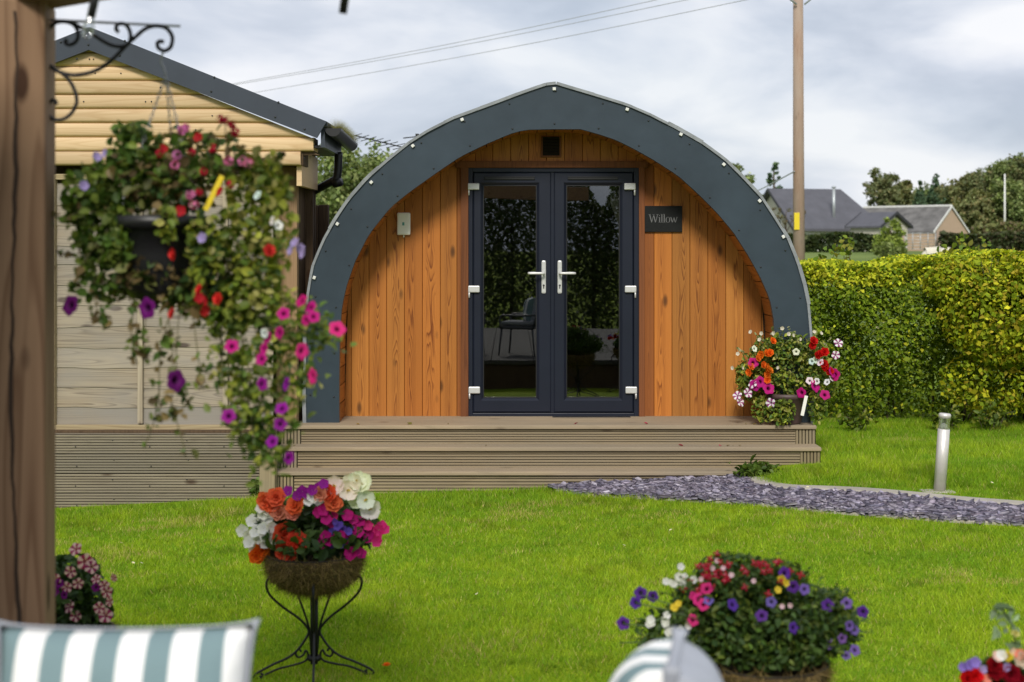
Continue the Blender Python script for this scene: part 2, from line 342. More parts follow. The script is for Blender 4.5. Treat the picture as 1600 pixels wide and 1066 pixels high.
# stripes for the cushions (object X)
def stripes_mat(name, period, duty, off):
    m, t, p = new_mat(name); o = nd(t, 'ShaderNodeTexCoord').outputs['Object']
    x = nd(t, 'ShaderNodeSeparateXYZ', {0: o}).outputs[0]
    f = mathn(t, 'FRACT', mathn(t, 'ADD', mathn(t, 'DIVIDE', x, period), off+50))
    k = ramp(t, f, [(0, (0,)*3), (duty-.01, (0,)*3), (duty+.01, (1,)*3), (.985, (1,)*3), (1, (0,)*3)])
    wv = noise(t, mapv(t, o, (900, 900, 900)), 1., 2)
    c = mixc(t, k, mixc(t, wv, (.15, .235, .255), (.22, .315, .335)), (.86, .86, .85))
    t.links.new(c, p.inputs[0]); p.inputs['Roughness'].default_value = .9
    t.links.new(nd(t, 'ShaderNodeBump', {'Height': noise(t, o, 14, 3), 'Strength': .3, 'Distance': .02}).outputs[0], p.inputs['Normal']); return m
M['stripe'] = stripes_mat('striped_fabric', .094, .46, .46)
M['piping'] = plain('grey_piping_fabric', (.36, .38, .43), .9)

# ================================================================== THE SETTING
def axis_grid(fine0, fine1, step, lo, hi, ratio=1.18):
    a = list(np.arange(fine0, fine1+1e-6, step)); s = step
    while a[-1] < hi: s *= ratio; a.append(a[-1]+s)
    s = step
    while a[0] > lo: s *= ratio; a.insert(0, a[0]-s)
    return np.array(a)
gx = axis_grid(-6, 8, .1, -900, 900); gy = axis_grid(3, 15, .1, -500, 1500)
X, Y = np.meshgrid(gx, gy); Zg = gz(X, Y); nx, ny = len(gx), len(gy)
idx = (np.arange(ny-1)[:, None]*nx+np.arange(nx-1)[None, :]).ravel()
tag(np_mesh('ground', np.stack([X, Y, Zg], 2).reshape(-1, 3), np.stack([idx, idx+1, idx+nx+1, idx+nx], 1), 4, np.ones((nx*ny, 3)), M['turf'], smooth=True), kind='structure')

# slate path and its kerbs, traced on the ground
low = [(868, 769), (930, 777), (1010, 781), (1100, 786), (1180, 791), (1250, 798), (1320, 805), (1400, 811), (1500, 818), (1600, 824), (1720, 831), (1840, 838)]
upp = [(1168, 754), (1178, 762), (1200, 768), (1240, 772), (1290, 774), (1350, 777), (1420, 783), (1500, 791), (1600, 799), (1720, 808), (1840, 816)]
low = smooth_path([ground_at(*q) for q in low], 4); upp = smooth_path([ground_at(*q) for q in upp], 4)
YS = 10.86                                            # front of the lowest step
pathpoly = [(q.x, q.y) for q in low]+[(q.x, q.y) for q in upp[::-1]]+[(upp[0].x, YS), (.28, YS)]
def inside(poly, x, y):
    r = np.zeros(len(x), bool); n = len(poly); j = n-1
    for i in range(n):
        xi, yi = poly[i]; xj, yj = poly[j]
        if abs(yi-yj) > 1e-9: r ^= ((yi > y) != (yj > y)) & (x < (xj-xi)*(y-yi)/(yj-yi)+xi)
        j = i
    return r
pb = MB()
xs = np.linspace(.3, low[-1].x, 90)
lx = np.array([q.x for q in low]); ly = np.array([q.y for q in low]); ux = np.array([q.x for q in upp]); uy = np.array([q.y for q in upp])
prev = None
for x in xs:
    ya = np.interp(x, lx, ly); yb = YS+.02 if x < upp[0].x else np.interp(x, ux, uy)
    row = [(x, ya+(yb-ya)*k/4, float(gz(x, ya+(yb-ya)*k/4))+.008) for k in range(5)]
    if prev: pb.add(prev+row, [[k, k+1, k+6, k+5] for k in range(4)])
    prev = row
tag(pb.build('path', M['slate']), kind='structure')
def kerb(line, wdt, h, side):
    k = MB(); sec = []; n = len(line)
    for i, q in enumerate(line):
        tdir = (line[min(i+1, n-1)]-line[max(i-1, 0)]); tdir.z = 0; tdir.normalize(); nn = Vector((-tdir.y, tdir.x, 0))*side
        z = q.z+h
        sec.append([q+Vector((0, 0, -.05)), Vector((q.x, q.y, z-.008)), Vector((q.x, q.y, z))+nn*.01, Vector((q.x, q.y, z))+nn*(wdt-.01), Vector((q.x, q.y, z-.008))+nn*wdt, q+nn*wdt+Vector((0, 0, -.05))])
    for i in range(n-1):
        if i % 9 == 8: continue_gap = .012
        k.add(sec[i]+sec[i+1], [[j, j+1, 7+j, 6+j] for j in range(5)])
    return k
tag(kerb(low, .10, .022, 1).build('kerb_strip', M['concrete']), kind='structure')
tag(kerb(upp, .15, .045, 1).build('kerb_strip', M['concrete']), kind='structure')
# slate chippings: flat broken flakes, nobody could count them
n = 7500; cx = rng.uniform(.25, 4.6, n*4); cy = rng.uniform(8.6, 10.87, n*4)
ok = inside(pathpoly, cx, cy); cx, cy = cx[ok][:n], cy[ok][:n]; n = len(cx)
ang = rng.uniform(0, 6.283, n); sz = np.minimum(.027*np.exp(rng.normal(0, .35, n)), .042); nv = 6
th = ang[:, None]+np.linspace(0, 6.283, nv, endpoint=False)+rng.uniform(-.35, .35, (n, nv)); rad = sz[:, None]*rng.uniform(.55, 1.25, (n, nv))
lxy = np.stack([rad*np.cos(th)*1.25, rad*np.sin(th)*.8], 2); tx = rng.normal(0, .2, n); ty = rng.normal(0, .2, n)
rot = rng.uniform(0, 6.28, n); xr = lxy[..., 0]*np.cos(rot)[:, None]-lxy[..., 1]*np.sin(rot)[:, None]; yr = lxy[..., 0]*np.sin(rot)[:, None]+lxy[..., 1]*np.cos(rot)[:, None]
zb = gz(cx, cy)+.016+rng.uniform(0, .022, n); zt = zb[:, None]+xr*tx[:, None]+yr*ty[:, None]
V = np.concatenate([np.stack([cx[:, None]+xr*.94, cy[:, None]+yr*.94, zt+.009], 2), np.stack([cx[:, None]+xr, cy[:, None]+yr, zt-.004], 2)], 1).reshape(-1, 3)
base = np.arange(n)[:, None]*12; q4 = np.concatenate([base+np.array([i, (i+1) % 6, 6+(i+1) % 6, 6+i]) for i in range(6)]+[base+np.array([0, 1, 2, 3]), base+np.array([0, 3, 4, 5])])
cc = np.array([(.19, .17, .23), (.25, .225, .285), (.13, .12, .165), (.33, .30, .35), (.205, .175, .22)])[rng.integers(0, 5, n)]*np.exp(rng.normal(0, .2, (n, 1)))
m, t, p = new_mat('slate_chip'); at = nd(t, 'ShaderNodeAttribute', attribute_name='Col'); t.links.new(at.outputs[0], p.inputs[0]); p.inputs['Roughness'].default_value = .55; M['chip'] = m
tag(np_mesh('slate_chippings', V, q4, 4, np.repeat(cc, 12, 0), M['chip']), 'plum grey slate chippings spread over the curving path', 'chippings', kind='stuff')

# lawn grass: blades over the part of the lawn in view and a little beyond
def grass_pts(n, x0, x1, y0, y1):
    return rng.uniform(x0, x1, n), rng.uniform(y0, y1, n)
gxs = []; gys = []
for args in ((150000, -4.2, 3.6, 5.3, 7.4), (150000, -4.6, 4.2, 7.4, 9.2), (150000, -4.8, 5.2, 9.2, 10.9), (110000, 1.6, 6.6, 9.3, 14.2)):
    a, b = grass_pts(*args); gxs.append(a); gys.append(b)
x = np.concatenate(gxs); y = np.concatenate(gys)
keep = ~inside(pathpoly, x, y) & (np.abs(x) < .40*y+.7)
keep &= ~((x > -1.9) & (x < 2.41) & (y > 10.855)) & ~((x < -1.8) & (y > 10.74))
# keep blades off the kerbs
for line, wdt in ((low, -.10), (upp, .15)):
    qx = np.array([q.x for q in line]); qy = np.array([q.y for q in line])
    yy = np.interp(x, qx, qy); m_in = (x > qx[0]-.02) & (x < qx[-1])
    if wdt > 0: keep &= ~(m_in & (y > yy-.02) & (y < yy+wdt+.0))
    else: keep &= ~(m_in & (y < yy+.12) & (y > yy-.035))
x, y = x[keep], y[keep]; n = len(x); z = gz(x, y)
def vnoise(x, y, f, seed):
    g = np.random.default_rng(seed).random((64, 64)); xi = np.floor(x*f).astype(int); yi = np.floor(y*f).astype(int); a = x*f-xi; b = y*f-yi; a = a*a*(3-2*a); b = b*b*(3-2*b); q = lambda i, j: g[i % 64, j % 64]
    return (q(xi, yi)*(1-a)+q(xi+1, yi)*a)*(1-b)+(q(xi, yi+1)*(1-a)+q(xi+1, yi+1)*a)*b
patch = .55*vnoise(x, y*1.6, 1.1, 1)+.3*vnoise(x, y*1.5, 3.1, 2)+.15*vnoise(x, y, 8, 3); patch = np.clip((patch-.5)*2.0+.5, 0, 1); patch2 = .5*vnoise(x, y*1.3, 6., 4)+.5*vnoise(x, y, 15., 5)
tuft = vnoise(x, y, 11., 6)*vnoise(x, y, 4., 7)
h = (.020+.016*rng.random(n))*(.75+.5*patch)*np.where(y > 10.2, 1.5, 1.); az = rng.uniform(0, 6.283, n); wd = .0022+.0016*rng.random(n)
lean = rng.uniform(.2, 1.0, n); la = rng.uniform(0, 6.283, n)
bx, by = np.cos(az)*wd, np.sin(az)*wd
V = np.stack([np.stack([x-bx, y-by, z-.003], 1), np.stack([x+bx, y+by, z-.003], 1), np.stack([x+np.cos(la)*h*lean, y+np.sin(la)*h*lean, z+h], 1)], 1).reshape(-1, 3)
ga = np.array([.185, .335, .016]); gb = np.array([.385, .49, .026]); gc = np.array([.50, .43, .15])
k = np.clip(.62*patch+.9*(patch2-.5)+.12*S(10, 7, y)+rng.normal(0, .2, n), 0, 1)[:, None]; C = ga*(1-k)+gb*k; C = C*(1-.28*np.clip((tuft-.38)*4, 0, 1))[:, None]
worn = vnoise(x, y*2.2, .9, 8)*vnoise(x, y*2.5, 3.5, 9); dry = (rng.random(n) < .04+.35*np.clip((worn-.42)*4, 0, 1))[:, None]; C = np.where(dry, gc, C)*np.exp(rng.normal(0, .18, (n, 1)))
tag(np_mesh('lawn_grass', V, np.arange(n*3).reshape(-1, 3), 3, np.repeat(C, 3, 0), M['grass']), 'short bright green mown grass covering the lawn', 'grass', kind='stuff')

# the patio the photographer stands on (below the frame)
pm = MB()
for i in range(-7, 8):
    for j in range(0, 13):
        pm.box(i*.6-.296, i*.6+.296, -4.0+j*.6+.004, -4.0+j*.6+.596, .34, .4+random.uniform(-.001, .001), bev=.005)
pm.box(-4.45, 4.45, -3.97, 3.77, -.1, .345, 1)
tag(pm.build('patio', [M['paving'], M['brown']]), kind='structure')

# ================================================================== THE POD
DF, DW = 11.4, 11.84                                   # fascia and front wall, distance from the camera
outer = [(479, 661), (478, 620), (478.5, 560), (480, 500), (483, 462), (490, 418), (500, 393), (509, 373), (526, 343), (546, 313), (576, 279), (610, 249), (640, 225), (670, 206), (708, 187), (738, 176), (779, 161), (813, 148), (847, 136), (864, 131),
         (887, 138), (931, 151), (980, 166), (1015, 181), (1056, 202), (1098, 226), (1132, 251), (1158, 277), (1188, 309), (1210, 343), (1229, 373), (1244, 410), (1255, 448), (1261, 478), (1265, 525), (1266, 580), (1266, 661)]
inner = [(530, 661), (530, 600), (531, 520), (534, 480), (541, 448), (554, 410), (576, 367), (594, 344), (610, 324), (640, 300), (685, 268), (719, 245), (760, 225), (798, 209), (820, 203), (866, 202),
         (908, 202), (936, 210), (963, 219), (993, 234), (1023, 251), (1060, 275), (1090, 302), (1120, 332), (1146, 363), (1169, 399), (1188, 433), (1203, 467), (1209, 500), (1211, 560), (1211, 661)]
def resample(pts, n):
    a = np.array([(P(q[0], q[1], DF).x, P(q[0], q[1], DF).z) for q in pts]); s = np.r_[0, np.cumsum(np.hypot(*np.diff(a, axis=0).T))]
    u = np.linspace(0, s[-1], n); return np.stack([np.interp(u, s, a[:, 0]), np.interp(u, s, a[:, 1])], 1)
NA = 97; oc = resample(outer, NA); ic = resample(inner, NA)
ztop_x = ic[:, 0]; 
def arch_z(x):                                        # height of the inner arch above x
    half = NA//2
    i = np.argsort(ic[:, 0]); xs_, zs_ = ic[i, 0], ic[i, 1]
    return float(np.interp(x, xs_, zs_))
zdeck = .585
pod = thing('camping_pod', (.36, 14.0, zdeck), 'arched timber camping pod with anthracite front rim and dark glazed double doors', 'pod')
fb = MB()
for i in range(NA-1):
    a, b, c, d = oc[i], oc[i+1], ic[i+1], ic[i]
    fb.add([(a[0], DF, a[1]), (b[0], DF, b[1]), (c[0], DF, c[1]), (d[0], DF, d[1]), (a[0], DF+.05, a[1]), (b[0], DF+.05, b[1]), (c[0], DF+.05, c[1]), (d[0], DF+.05, d[1])],
           [[0, 1, 2, 3], [4, 7, 6, 5], [0, 4, 5, 1], [3, 2, 6, 7]], 0, (.5, .5, .5))
fas = fb.build('fascia', M['fascia'], pod)
sb = []
for i in range(3, NA-3, 5):
    for tt in (.16, .86):
        q = oc[i]*(1-tt)+ic[i]*tt+np.array([random.uniform(-.01, .01), random.uniform(-.01, .01)])
        sb.append((q[0], DF-.002, q[1]))
studs(fas, sb, .008)
# pale folded membrane showing along the outer edge
eb = MB()
for i in range(NA-1):
    r_ = random.Random(i//4); th = .018+.012*r_.random(); 
    a, b = oc[i], oc[i+1]; na = np.array([-(b-a)[1], (b-a)[0]]); na = na/np.linalg.norm(na)
    if np.dot(na, a-np.array([.35, 1.2])) < 0: na = -na
    a2, b2 = a+na*th, b+na*th; y0, y1 = DF-.012-.008*r_.random(), DF+.25
    eb.add([(a[0], y0, a[1]), (b[0], y0, b[1]), (b2[0], y0, b2[1]), (a2[0], y0, a2[1]), (a[0], y1, a[1]), (b[0], y1, b[1]), (b2[0], y1, b2[1]), (a2[0], y1, a2[1])], [[0, 1, 2, 3], [2, 3, 7, 6], [0, 1, 5, 4], [0, 3, 7, 4], [1, 2, 6, 5]], 0, (.5, .5, .5))
eb.build('edge_membrane', M['membrane'], fas)
clips = [(866, 139, 0), (722, 187, 22), (645, 228, 38), (580, 285, 45), (527, 350, 55), (491, 434, 70), (980, 171, -18), (1064, 210, -28), (1131, 257, -42), (1187, 314, -48), (1224, 370, -60)]
cb = None
for px, py, a in clips:
    q = P(px, py, DF-.012)
    if cb is None:
        k = MB(); k.box(q.x-.013, q.x+.013, q.y-.009, q.y+.012, q.z-.012, q.z+.012, bev=.003); cb = k.build('clip', M['clip'], fas)
        me = cb.data; me.transform(Matrix.Translation(-(q-ORI[pod.name]))); o_ = cb
    else: o_ = link(cb.copy()); o_.parent = fas
    o_.location = q-ORI[pod.name]; o_.rotation_euler = (0, R(-a), 0)
# roof shell behind the fascia
rb = MB(); YB = 16.6
for i in range(NA-1):
    a, b = oc[i]*.985+np.array([.0053, .01]), oc[i+1]*.985+np.array([.0053, .01])
    rb.add([(a[0], DF+.05, a[1]), (b[0], DF+.05, b[1]), (b[0], YB, b[1]), (a[0], YB, a[1])], [[0, 1, 2, 3]])
rb.build('roof', M['roof'], pod)
# soffit of planks running front to back, open joints between them
sf = MB(); s = np.r_[0, np.cumsum(np.hypot(*np.diff(ic, axis=0).T))]; k = 0.
def at_s(u): return np.array([np.interp(u, s, ic[:, 0]), np.interp(u, s, ic[:, 1])])
while k < s[-1]-.02:
    u0, u1 = k+.004, min(k+.141, s[-1]); k += .145
    cs = (random.random(),)*1+(random.random(), random.random())
    for j in range(3):
        a, b = at_s(u0+(u1-u0)*j/3), at_s(u0+(u1-u0)*(j+1)/3); cen = np.array([.35, 1.1]); oa, ob = a+(a-cen)*.016, b+(b-cen)*.016; ia, ib = a+(a-cen)*.003, b+(b-cen)*.003
        sf.add([(ia[0], DF+.05, ia[1]), (ib[0], DF+.05, ib[1]), (ib[0], DW+.03, ib[1]), (ia[0], DW+.03, ia[1]), (oa[0], DF+.05, oa[1]), (ob[0], DF+.05, ob[1]), (ob[0], DW+.03, ob[1]), (oa[0], DW+.03, oa[1])], [[0, 1, 2, 3], [0, 3, 7, 4], [1, 2, 6, 5]], 0, cs)
sf.build('soffit', M['larch_y'], pod)
def WX(px): return (px-800)*DW/F
def WZ(py): return CZ+(385-py)*DW/F
# front wall: upright planks cut to the arch, a gap round the doors
def plank(mb, x0, x1, zb, zt=None, mi=0, yf=DW):
    g = .0035; xs_ = np.linspace(x0+g, x1-g, 5); top = [min(zt, arch_z(x)+.03) if zt else arch_z(x)+.03 for x in xs_]
    if max(top)-zb < .03: return
    top = [max(q, zb+.005) for q in top]; c = (random.random(), random.random(), random.random()); e_ = .004
    vs = [(x, yf, zb) for x in xs_]+[(x, yf, q) for x, q in zip(xs_, top)]+[(x0, yf+.012, zb), (x0, yf+.012, top[0]), (x1, yf+.012, zb), (x1, yf+.012, top[-1])]
    us = [0, .25, .5, .75, 1]; mb.add(vs, [[i, i+1, 6+i, 5+i] for i in range(4)]+[[10, 0, 5, 11], [4, 12, 13, 9]], mi, [c[:2]+(q,) for q in us+us+[0, 0, 1, 1]])
wl = MB(); zb_ = WZ(655)
joints_l = [528, 549, 576.5, 604, 632, 660, 688, 714, 722]; joints_r = [1006, 1022, 1050, 1078, 1106, 1134, 1162, 1190, 1216]
for a, b in zip(joints_l[:-1], joints_l[1:]): plank(wl, WX(a), WX(b), zb_, mi=1 if b == 722 else 0)
for a, b in zip(joints_r[:-1], joints_r[1:]): plank(wl, WX(a), WX(b), zb_, mi=1 if a == 1006 else 0)
jt = [690, 716, 743, 770, 798, 826, 854, 882, 910, 938, 966, 994, 1022]
for a, b in zip(jt[:-1], jt[1:]): plank(wl, WX(a), WX(b), WZ(254))
M['larch_red'] = wood('red_larch_strip', (.36, .12, .028), (.16, .045, .011), 'Z', grain=7, cath=True)
wall = wl.build('front_wall', [M['larch'], M['larch_red']], pod)
bk = MB()                                             # dark backing behind the joints, with the doorway open
for i in range(NA-1):
    a, b = ic[i], ic[i+1]
    for x0, x1 in ((WX(520), WX(735)), (WX(995), WX(1225))):
        pass
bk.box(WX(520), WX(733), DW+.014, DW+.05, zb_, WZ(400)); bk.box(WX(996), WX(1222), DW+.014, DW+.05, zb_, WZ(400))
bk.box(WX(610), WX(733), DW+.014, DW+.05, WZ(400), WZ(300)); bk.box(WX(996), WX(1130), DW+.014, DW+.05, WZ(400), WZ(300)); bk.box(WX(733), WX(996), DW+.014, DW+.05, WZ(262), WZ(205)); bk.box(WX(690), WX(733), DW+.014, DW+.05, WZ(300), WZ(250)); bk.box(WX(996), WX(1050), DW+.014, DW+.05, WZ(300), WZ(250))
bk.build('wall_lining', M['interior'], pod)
tr = MB()
tr.box(WX(720), WX(732), DW-.03, DW+.05, zb_, WZ(254), bev=.003); tr.box(WX(998), WX(1007), DW-.03, DW+.05, zb_, WZ(254), bev=.003); tr.box(WX(712), WX(1012), DW-.032, DW+.05, WZ(262.5), WZ(252), bev=.003)
tr.build('door_trim', M['larch_dark'], pod)
# rear wall, floor and a sill inside, so that the doorway looks into a room
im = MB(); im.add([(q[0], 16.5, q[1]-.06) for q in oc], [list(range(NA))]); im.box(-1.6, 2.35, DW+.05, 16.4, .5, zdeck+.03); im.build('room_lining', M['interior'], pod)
# doors
df = MB(); yd = DW-.012
df.box(WX(731), WX(738.5), yd, DW+.07, WZ(651), WZ(262), bev=.004); df.box(WX(990.5), WX(998.5), yd, DW+.07, WZ(651), WZ(262), bev=.004); df.box(WX(738.5), WX(990.5), yd, DW+.07, WZ(269), WZ(262), bev=.003); df.box(WX(738.5), WX(990.5), yd, DW+.07, WZ(651), WZ(645.5), bev=.003)
df.box(WX(861), WX(865.5), yd+.012, DW+.06, WZ(645), WZ(269), bev=.002)
df.build('door_frame', M['upvc'], pod)
for (x0, x1, gx0, gx1, hx, lev, hin) in ((739, 861.5, 755, 838.5, 849.5, -1, 731), (865, 990, 885, 968.5, 874.5, 1, 975)):
    d_ = MB(); y0, y1 = yd+.004, DW+.06; zo0, zo1, zi0, zi1 = WZ(645), WZ(269), WZ(622), WZ(289.5)
    X0, X1, I0, I1 = WX(x0), WX(x1), WX(gx0), WX(gx1)
    # mitred, chamfered frame
    lev0 = [(X0, X1, zo0, zo1, y0+.01), (X0+.012, X1-.012, zo0+.012, zo1-.012, y0), (I0-.022, I1+.022, zi0-.022, zi1+.022, y0), (I0, I1, zi0, zi1, y0+.02), (I0, I1, zi0, zi1, y1-.015)]
    rings = [[(a, yy, c), (b, yy, c), (b, yy, dd), (a, yy, dd)] for a, b, c, dd, yy in [(X0, X1, zo0, zo1, y1)]+lev0]
    for ra, rb_ in zip(rings[:-1], rings[1:]):
        for i in range(4): d_.add([ra[i], ra[(i+1) % 4], rb_[(i+1) % 4], rb_[i]], [[0, 1, 2, 3]], 0, (.5, .5, .5))
    door = d_.build('door', M['upvc'], pod)
    g_ = MB(); g_.box(I0-.004, I1+.004, y0+.030, y0+.034, zi0-.004, zi1+.004); g_.build('pane', M['glass'], door)
    k = MB(); k.box(I0-.0, I0+.006, y0+.016, y0+.03, zi0, zi1); k.box(I1-.006, I1, y0+.016, y0+.03, zi0, zi1); k.box(I0+.006, I1-.006, y0+.016, y0+.03, zi1-.006, zi1); k.box(I0+.006, I1-.006, y0+.016, y0+.03, zi0, zi0+.006); k.build('gasket', M['upvc_in'], door)
    v_ = MB(); v_.box(WX(gx0+2), WX(gx1-3), y0-.012, y0+.002, WZ(281), WZ(276.5), bev=.003); v_.box(WX(gx0+2), WX(gx1-3), y0-.016, y0-.0, WZ(277.3), WZ(276.2)); v_.build('trickle_vent', M['upvc_in'], door)
    h_ = MB(); h_.box(WX(hx-3.4), WX(hx+3.4), y0-.012, y0, WZ(458.5), WZ(407), bev=.010)
    q = Vector((WX(hx), y0-.012, WZ(427))); h_.tube([q, q+Vector((0, -.05, 0))], .010, 12); h_.tube(smooth_path([q+Vector((0, -.05, 0)), q+Vector((lev*.02, -.055, 0)), q+Vector((lev*.07, -.055, 0)), q+Vector((lev*.132, -.052, 0))], 3), [.011]*9+[.009], 12)
    hd = h_.build('handle', M['silver'], door)
    k = MB(); k.lathe([(0, -.002), (.0085, -.002), (.0085, .004)], (WX(hx), y0-.012, WZ(446)), 14, M=Matrix.Rotation(R(-90), 3, 'X')); k.box(WX(hx)-.004, WX(hx)+.004, y0-.0146, y0-.01, WZ(451), WZ(446)); k.build('keyhole', M['black'], hd)
    for hy, xo in ((291.5, 0), (451.5, 1), (609, 2)):
        xo = xo if hin > 900 else xo*.6
        k = MB(); k.box(WX(hin+xo), WX(hin+18+xo), y0-.026, y0, WZ(hy+5.5), WZ(hy-5), bev=.007)
        xp = WX(hin+1.6+xo) if hin < 900 else WX(hin+16.4+xo)
        k.tube([(xp, y0-.014, WZ(hy+4)), (xp, y0-.014, WZ(hy+14))], .0075, 10); k.build('hinge', M['silver'], door)
k = MB()
for i in range(9):                                    # tied-back drape at the right of the right-hand pane
    zt, zb2 = WZ(286), WZ(640); xx = WX(970)-.012*i
    pts = [(xx, 11.96+.012*(i % 2), zt), (xx+.03*i/8*.5, 11.96+.012*(i % 2), WZ(315)), (WX(972)-.003*i, 11.96+.008*(i % 2), WZ(352)), (WX(972)-.002*i, 11.96+.01*(i % 2), zb2)]
    if i: k.add(pv+pts, [[j, j+1, 5+j, 4+j] for j in range(3)], 0, (.5, .5, .5), True)
    pv = pts
k.build('curtain', M['curtain'], pod)
k = MB(); k.box(WX(845), WX(877), DW-.02, DW+.01, WZ(246), WZ(213.5), bev=.004); vent = k.build('vent', M['larch_dark'], pod)
k = MB()
for i in range(6):
    z0 = WZ(242.5)+i*.0255; k.add([(WX(848), DW-.021, z0), (WX(874), DW-.021, z0), (WX(874), DW-.034, z0+.021), (WX(848), DW-.034, z0+.021)], [[0, 1, 2, 3]])
k.box(WX(848), WX(874), DW-.0225, DW-.021, WZ(243.5), WZ(216)); k.build('louvre', M['louvre'], vent)
# name sign with serif lettering
ys = DW-.022
k = MB(); k.box(WX(1005), WX(1065.5), ys, DW-.004, WZ(362.5), WZ(322), bev=.0015); sign = k.build('name_sign', M['slate'], pod)
k = MB(); cap = WZ(334.5)-WZ(347.5); u_ = cap; bx0 = WX(1014); zb0 = WZ(348)
def seg(a, b, wd):                                    # a slanted stroke, a and b in letter units
    k.prism([(bx0+(a[0]-wd/2)*u_, zb0+a[1]*u_), (bx0+(a[0]+wd/2)*u_, zb0+a[1]*u_), (bx0+(b[0]+wd/2)*u_, zb0+b[1]*u_), (bx0+(b[0]-wd/2)*u_, zb0+b[1]*u_)], ys-.0025, ys-.0002)
def serif(x, z, wd): seg((x, z), (x, z+.045), wd)
def wee(x, h, s_):
    seg((x+.05*s_, h), (x+.30*s_, 0), .11); seg((x+.55*s_, h), (x+.30*s_, 0), .06); seg((x+.50*s_, h), (x+.76*s_, 0), .11); seg((x+1.02*s_, h), (x+.76*s_, 0), .06)
    serif(x+.05*s_, h-.045, .26*s_); serif(x+.52*s_, h-.045, .24*s_); serif(x+1.0*s_, h-.045, .24*s_)
wee(0, 1, 1); 
def stem_(x, h): seg((x, 0), (x, h), .10); serif(x, 0, .24); serif(x-.05, h-.045, .16)
stem_(1.24, .66); k.lathe([(0, -.001), (.06*u_, -.001), (.06*u_, .001)], (bx0+1.24*u_, ys-.002, zb0+.86*u_), 10, M=Matrix.Rotation(R(90), 3, 'X'))
stem_(1.52, 1.02); stem_(1.80, 1.02)
ring_o = [(2.24+.27*math.cos(a), .33+.345*math.sin(a)) for a in np.linspace(0, 2*math.pi, 21)]
for a0, (p0, p1) in zip(np.linspace(0, 2*math.pi, 21), zip(ring_o[:-1], ring_o[1:])):
    w_ = .035+.075*abs(math.cos(a0+.15)); c0 = np.array([2.24, .33])
    f0 = lambda q: (bx0+(c0[0]+(q[0]-c0[0])*(1-w_/.3))*u_, zb0+(c0[1]+(q[1]-c0[1])*(1-.5*w_/.3))*u_)
    k.prism([(bx0+p0[0]*u_, zb0+p0[1]*u_), (bx0+p1[0]*u_, zb0+p1[1]*u_), f0(p1), f0(p0)], ys-.0025, ys-.0002)
wee(2.55, .66, .78); k.build('lettering', M['letter'], sign)
k = MB(); k.box(WX(620.5), WX(641.5), DW-.035, DW, WZ(367.5), WZ(332.5), bev=.012); bxm = k.build('router_box', M['white'], pod)
k = MB(); k.box(WX(629), WX(632.4), DW-.0362, DW-.034, WZ(352.5), WZ(347.5)); k.box(WX(629.6), WX(631.8), DW-.0372, DW-.036, WZ(350.6), WZ(348.4), c=(1, 1, 1)); k.build('emblem', M['teal'], bxm)
k = MB(); k.tube([(WX(631), DW-.012, WZ(367)), (WX(631), DW-.012, WZ(371))], .006, 8); k.build('cable', M['white'], bxm)
dm = MB(); dm.box(WX(862), WX(985), DW-.10, DW-.016, WZ(655.5), WZ(650.2), bev=.005); tag(dm.build('door_sill', M['black'], None, (WX(920), DW-.05, zdeck)), 'black strip mat lying at the foot of the right-hand glass door', 'mat')

# ================================================================== DECK AND STEPS
deck = thing('timber_steps', (.28, 11.2, .1), 'weathered grey brown decking platform with two long steps before the arched pod', 'steps')
XL, XR = -1.83, 2.405
def grooves(h0, h1, n, dpt=.013, gap=.36):
    """profile (height, inset) of a reeded board"""
    pr = [(h0, .012)]; hs_ = (h1-h0)/n
    for i in range(n):
        a = h0+i*hs_; pr += [(a+hs_*gap*.25, 0.), (a+hs_*(1-gap), -0.001), (a+hs_*(1-gap*.55), dpt), (a+hs_*.995, dpt)]
    return pr+[(h1, .012)]
tops = [(zdeck, 11.24), (.437, 11.06), (.277, 10.88)]
bots = [.437-.002, .277-.002, -.02]
for i, ((zt, yf), zb2) in enumerate(zip(tops, bots)):
    k = MB(); k.box(XL-.0, XR+.0, yf-.022, (12.6 if i == 0 else yf+.19), zt-.030, zt, bev=.006)
    if i == 0:
        for j in range(1, 9): k.box(XL+.002, XR-.002, yf+.14*j, yf+.14*j+.005, zt+.0003, zt+.0006, c=(.0, .1, .1))
    k.build('tread', M['deck_top'], deck)
    k = MB(); zr0, zr1 = zb2, zt-.031; n_ = 6 if i < 2 else 11
    reeded(k, zr0, zr1, n_, XL+.162, XR-.162, lambda a, b, e_: (e_, yf+.004+b, a)); k.build('riser', [M['deck'], M['groove_shade']], deck)
    for xa, xb in ((XL+.002, XL+.160), (XR-.160, XR-.002)):
        k = MB(); reeded(k, xa, xb, 6, zr0, zr1, lambda a, b, e_: (a, yf-.002+b, e_)); k.box(xa, xb, yf+.02, yf+.05, zr0, zr1); k.build('corner_panel', [M['deck_z'], M['groove_shade']], deck)
    k = MB(); k.strip(grooves(zr0, zr1, n_), yf+.01, (13 if i == 0 else yf+.19), lambda a, b, e_: (XR-.004-b, e_, a)); k.strip(grooves(zr0, zr1, n_), yf+.01, (13 if i == 0 else yf+.19), lambda a, b, e_: (XL+.004+b, e_, a)); k.build('side_panel', M['deck'], deck)

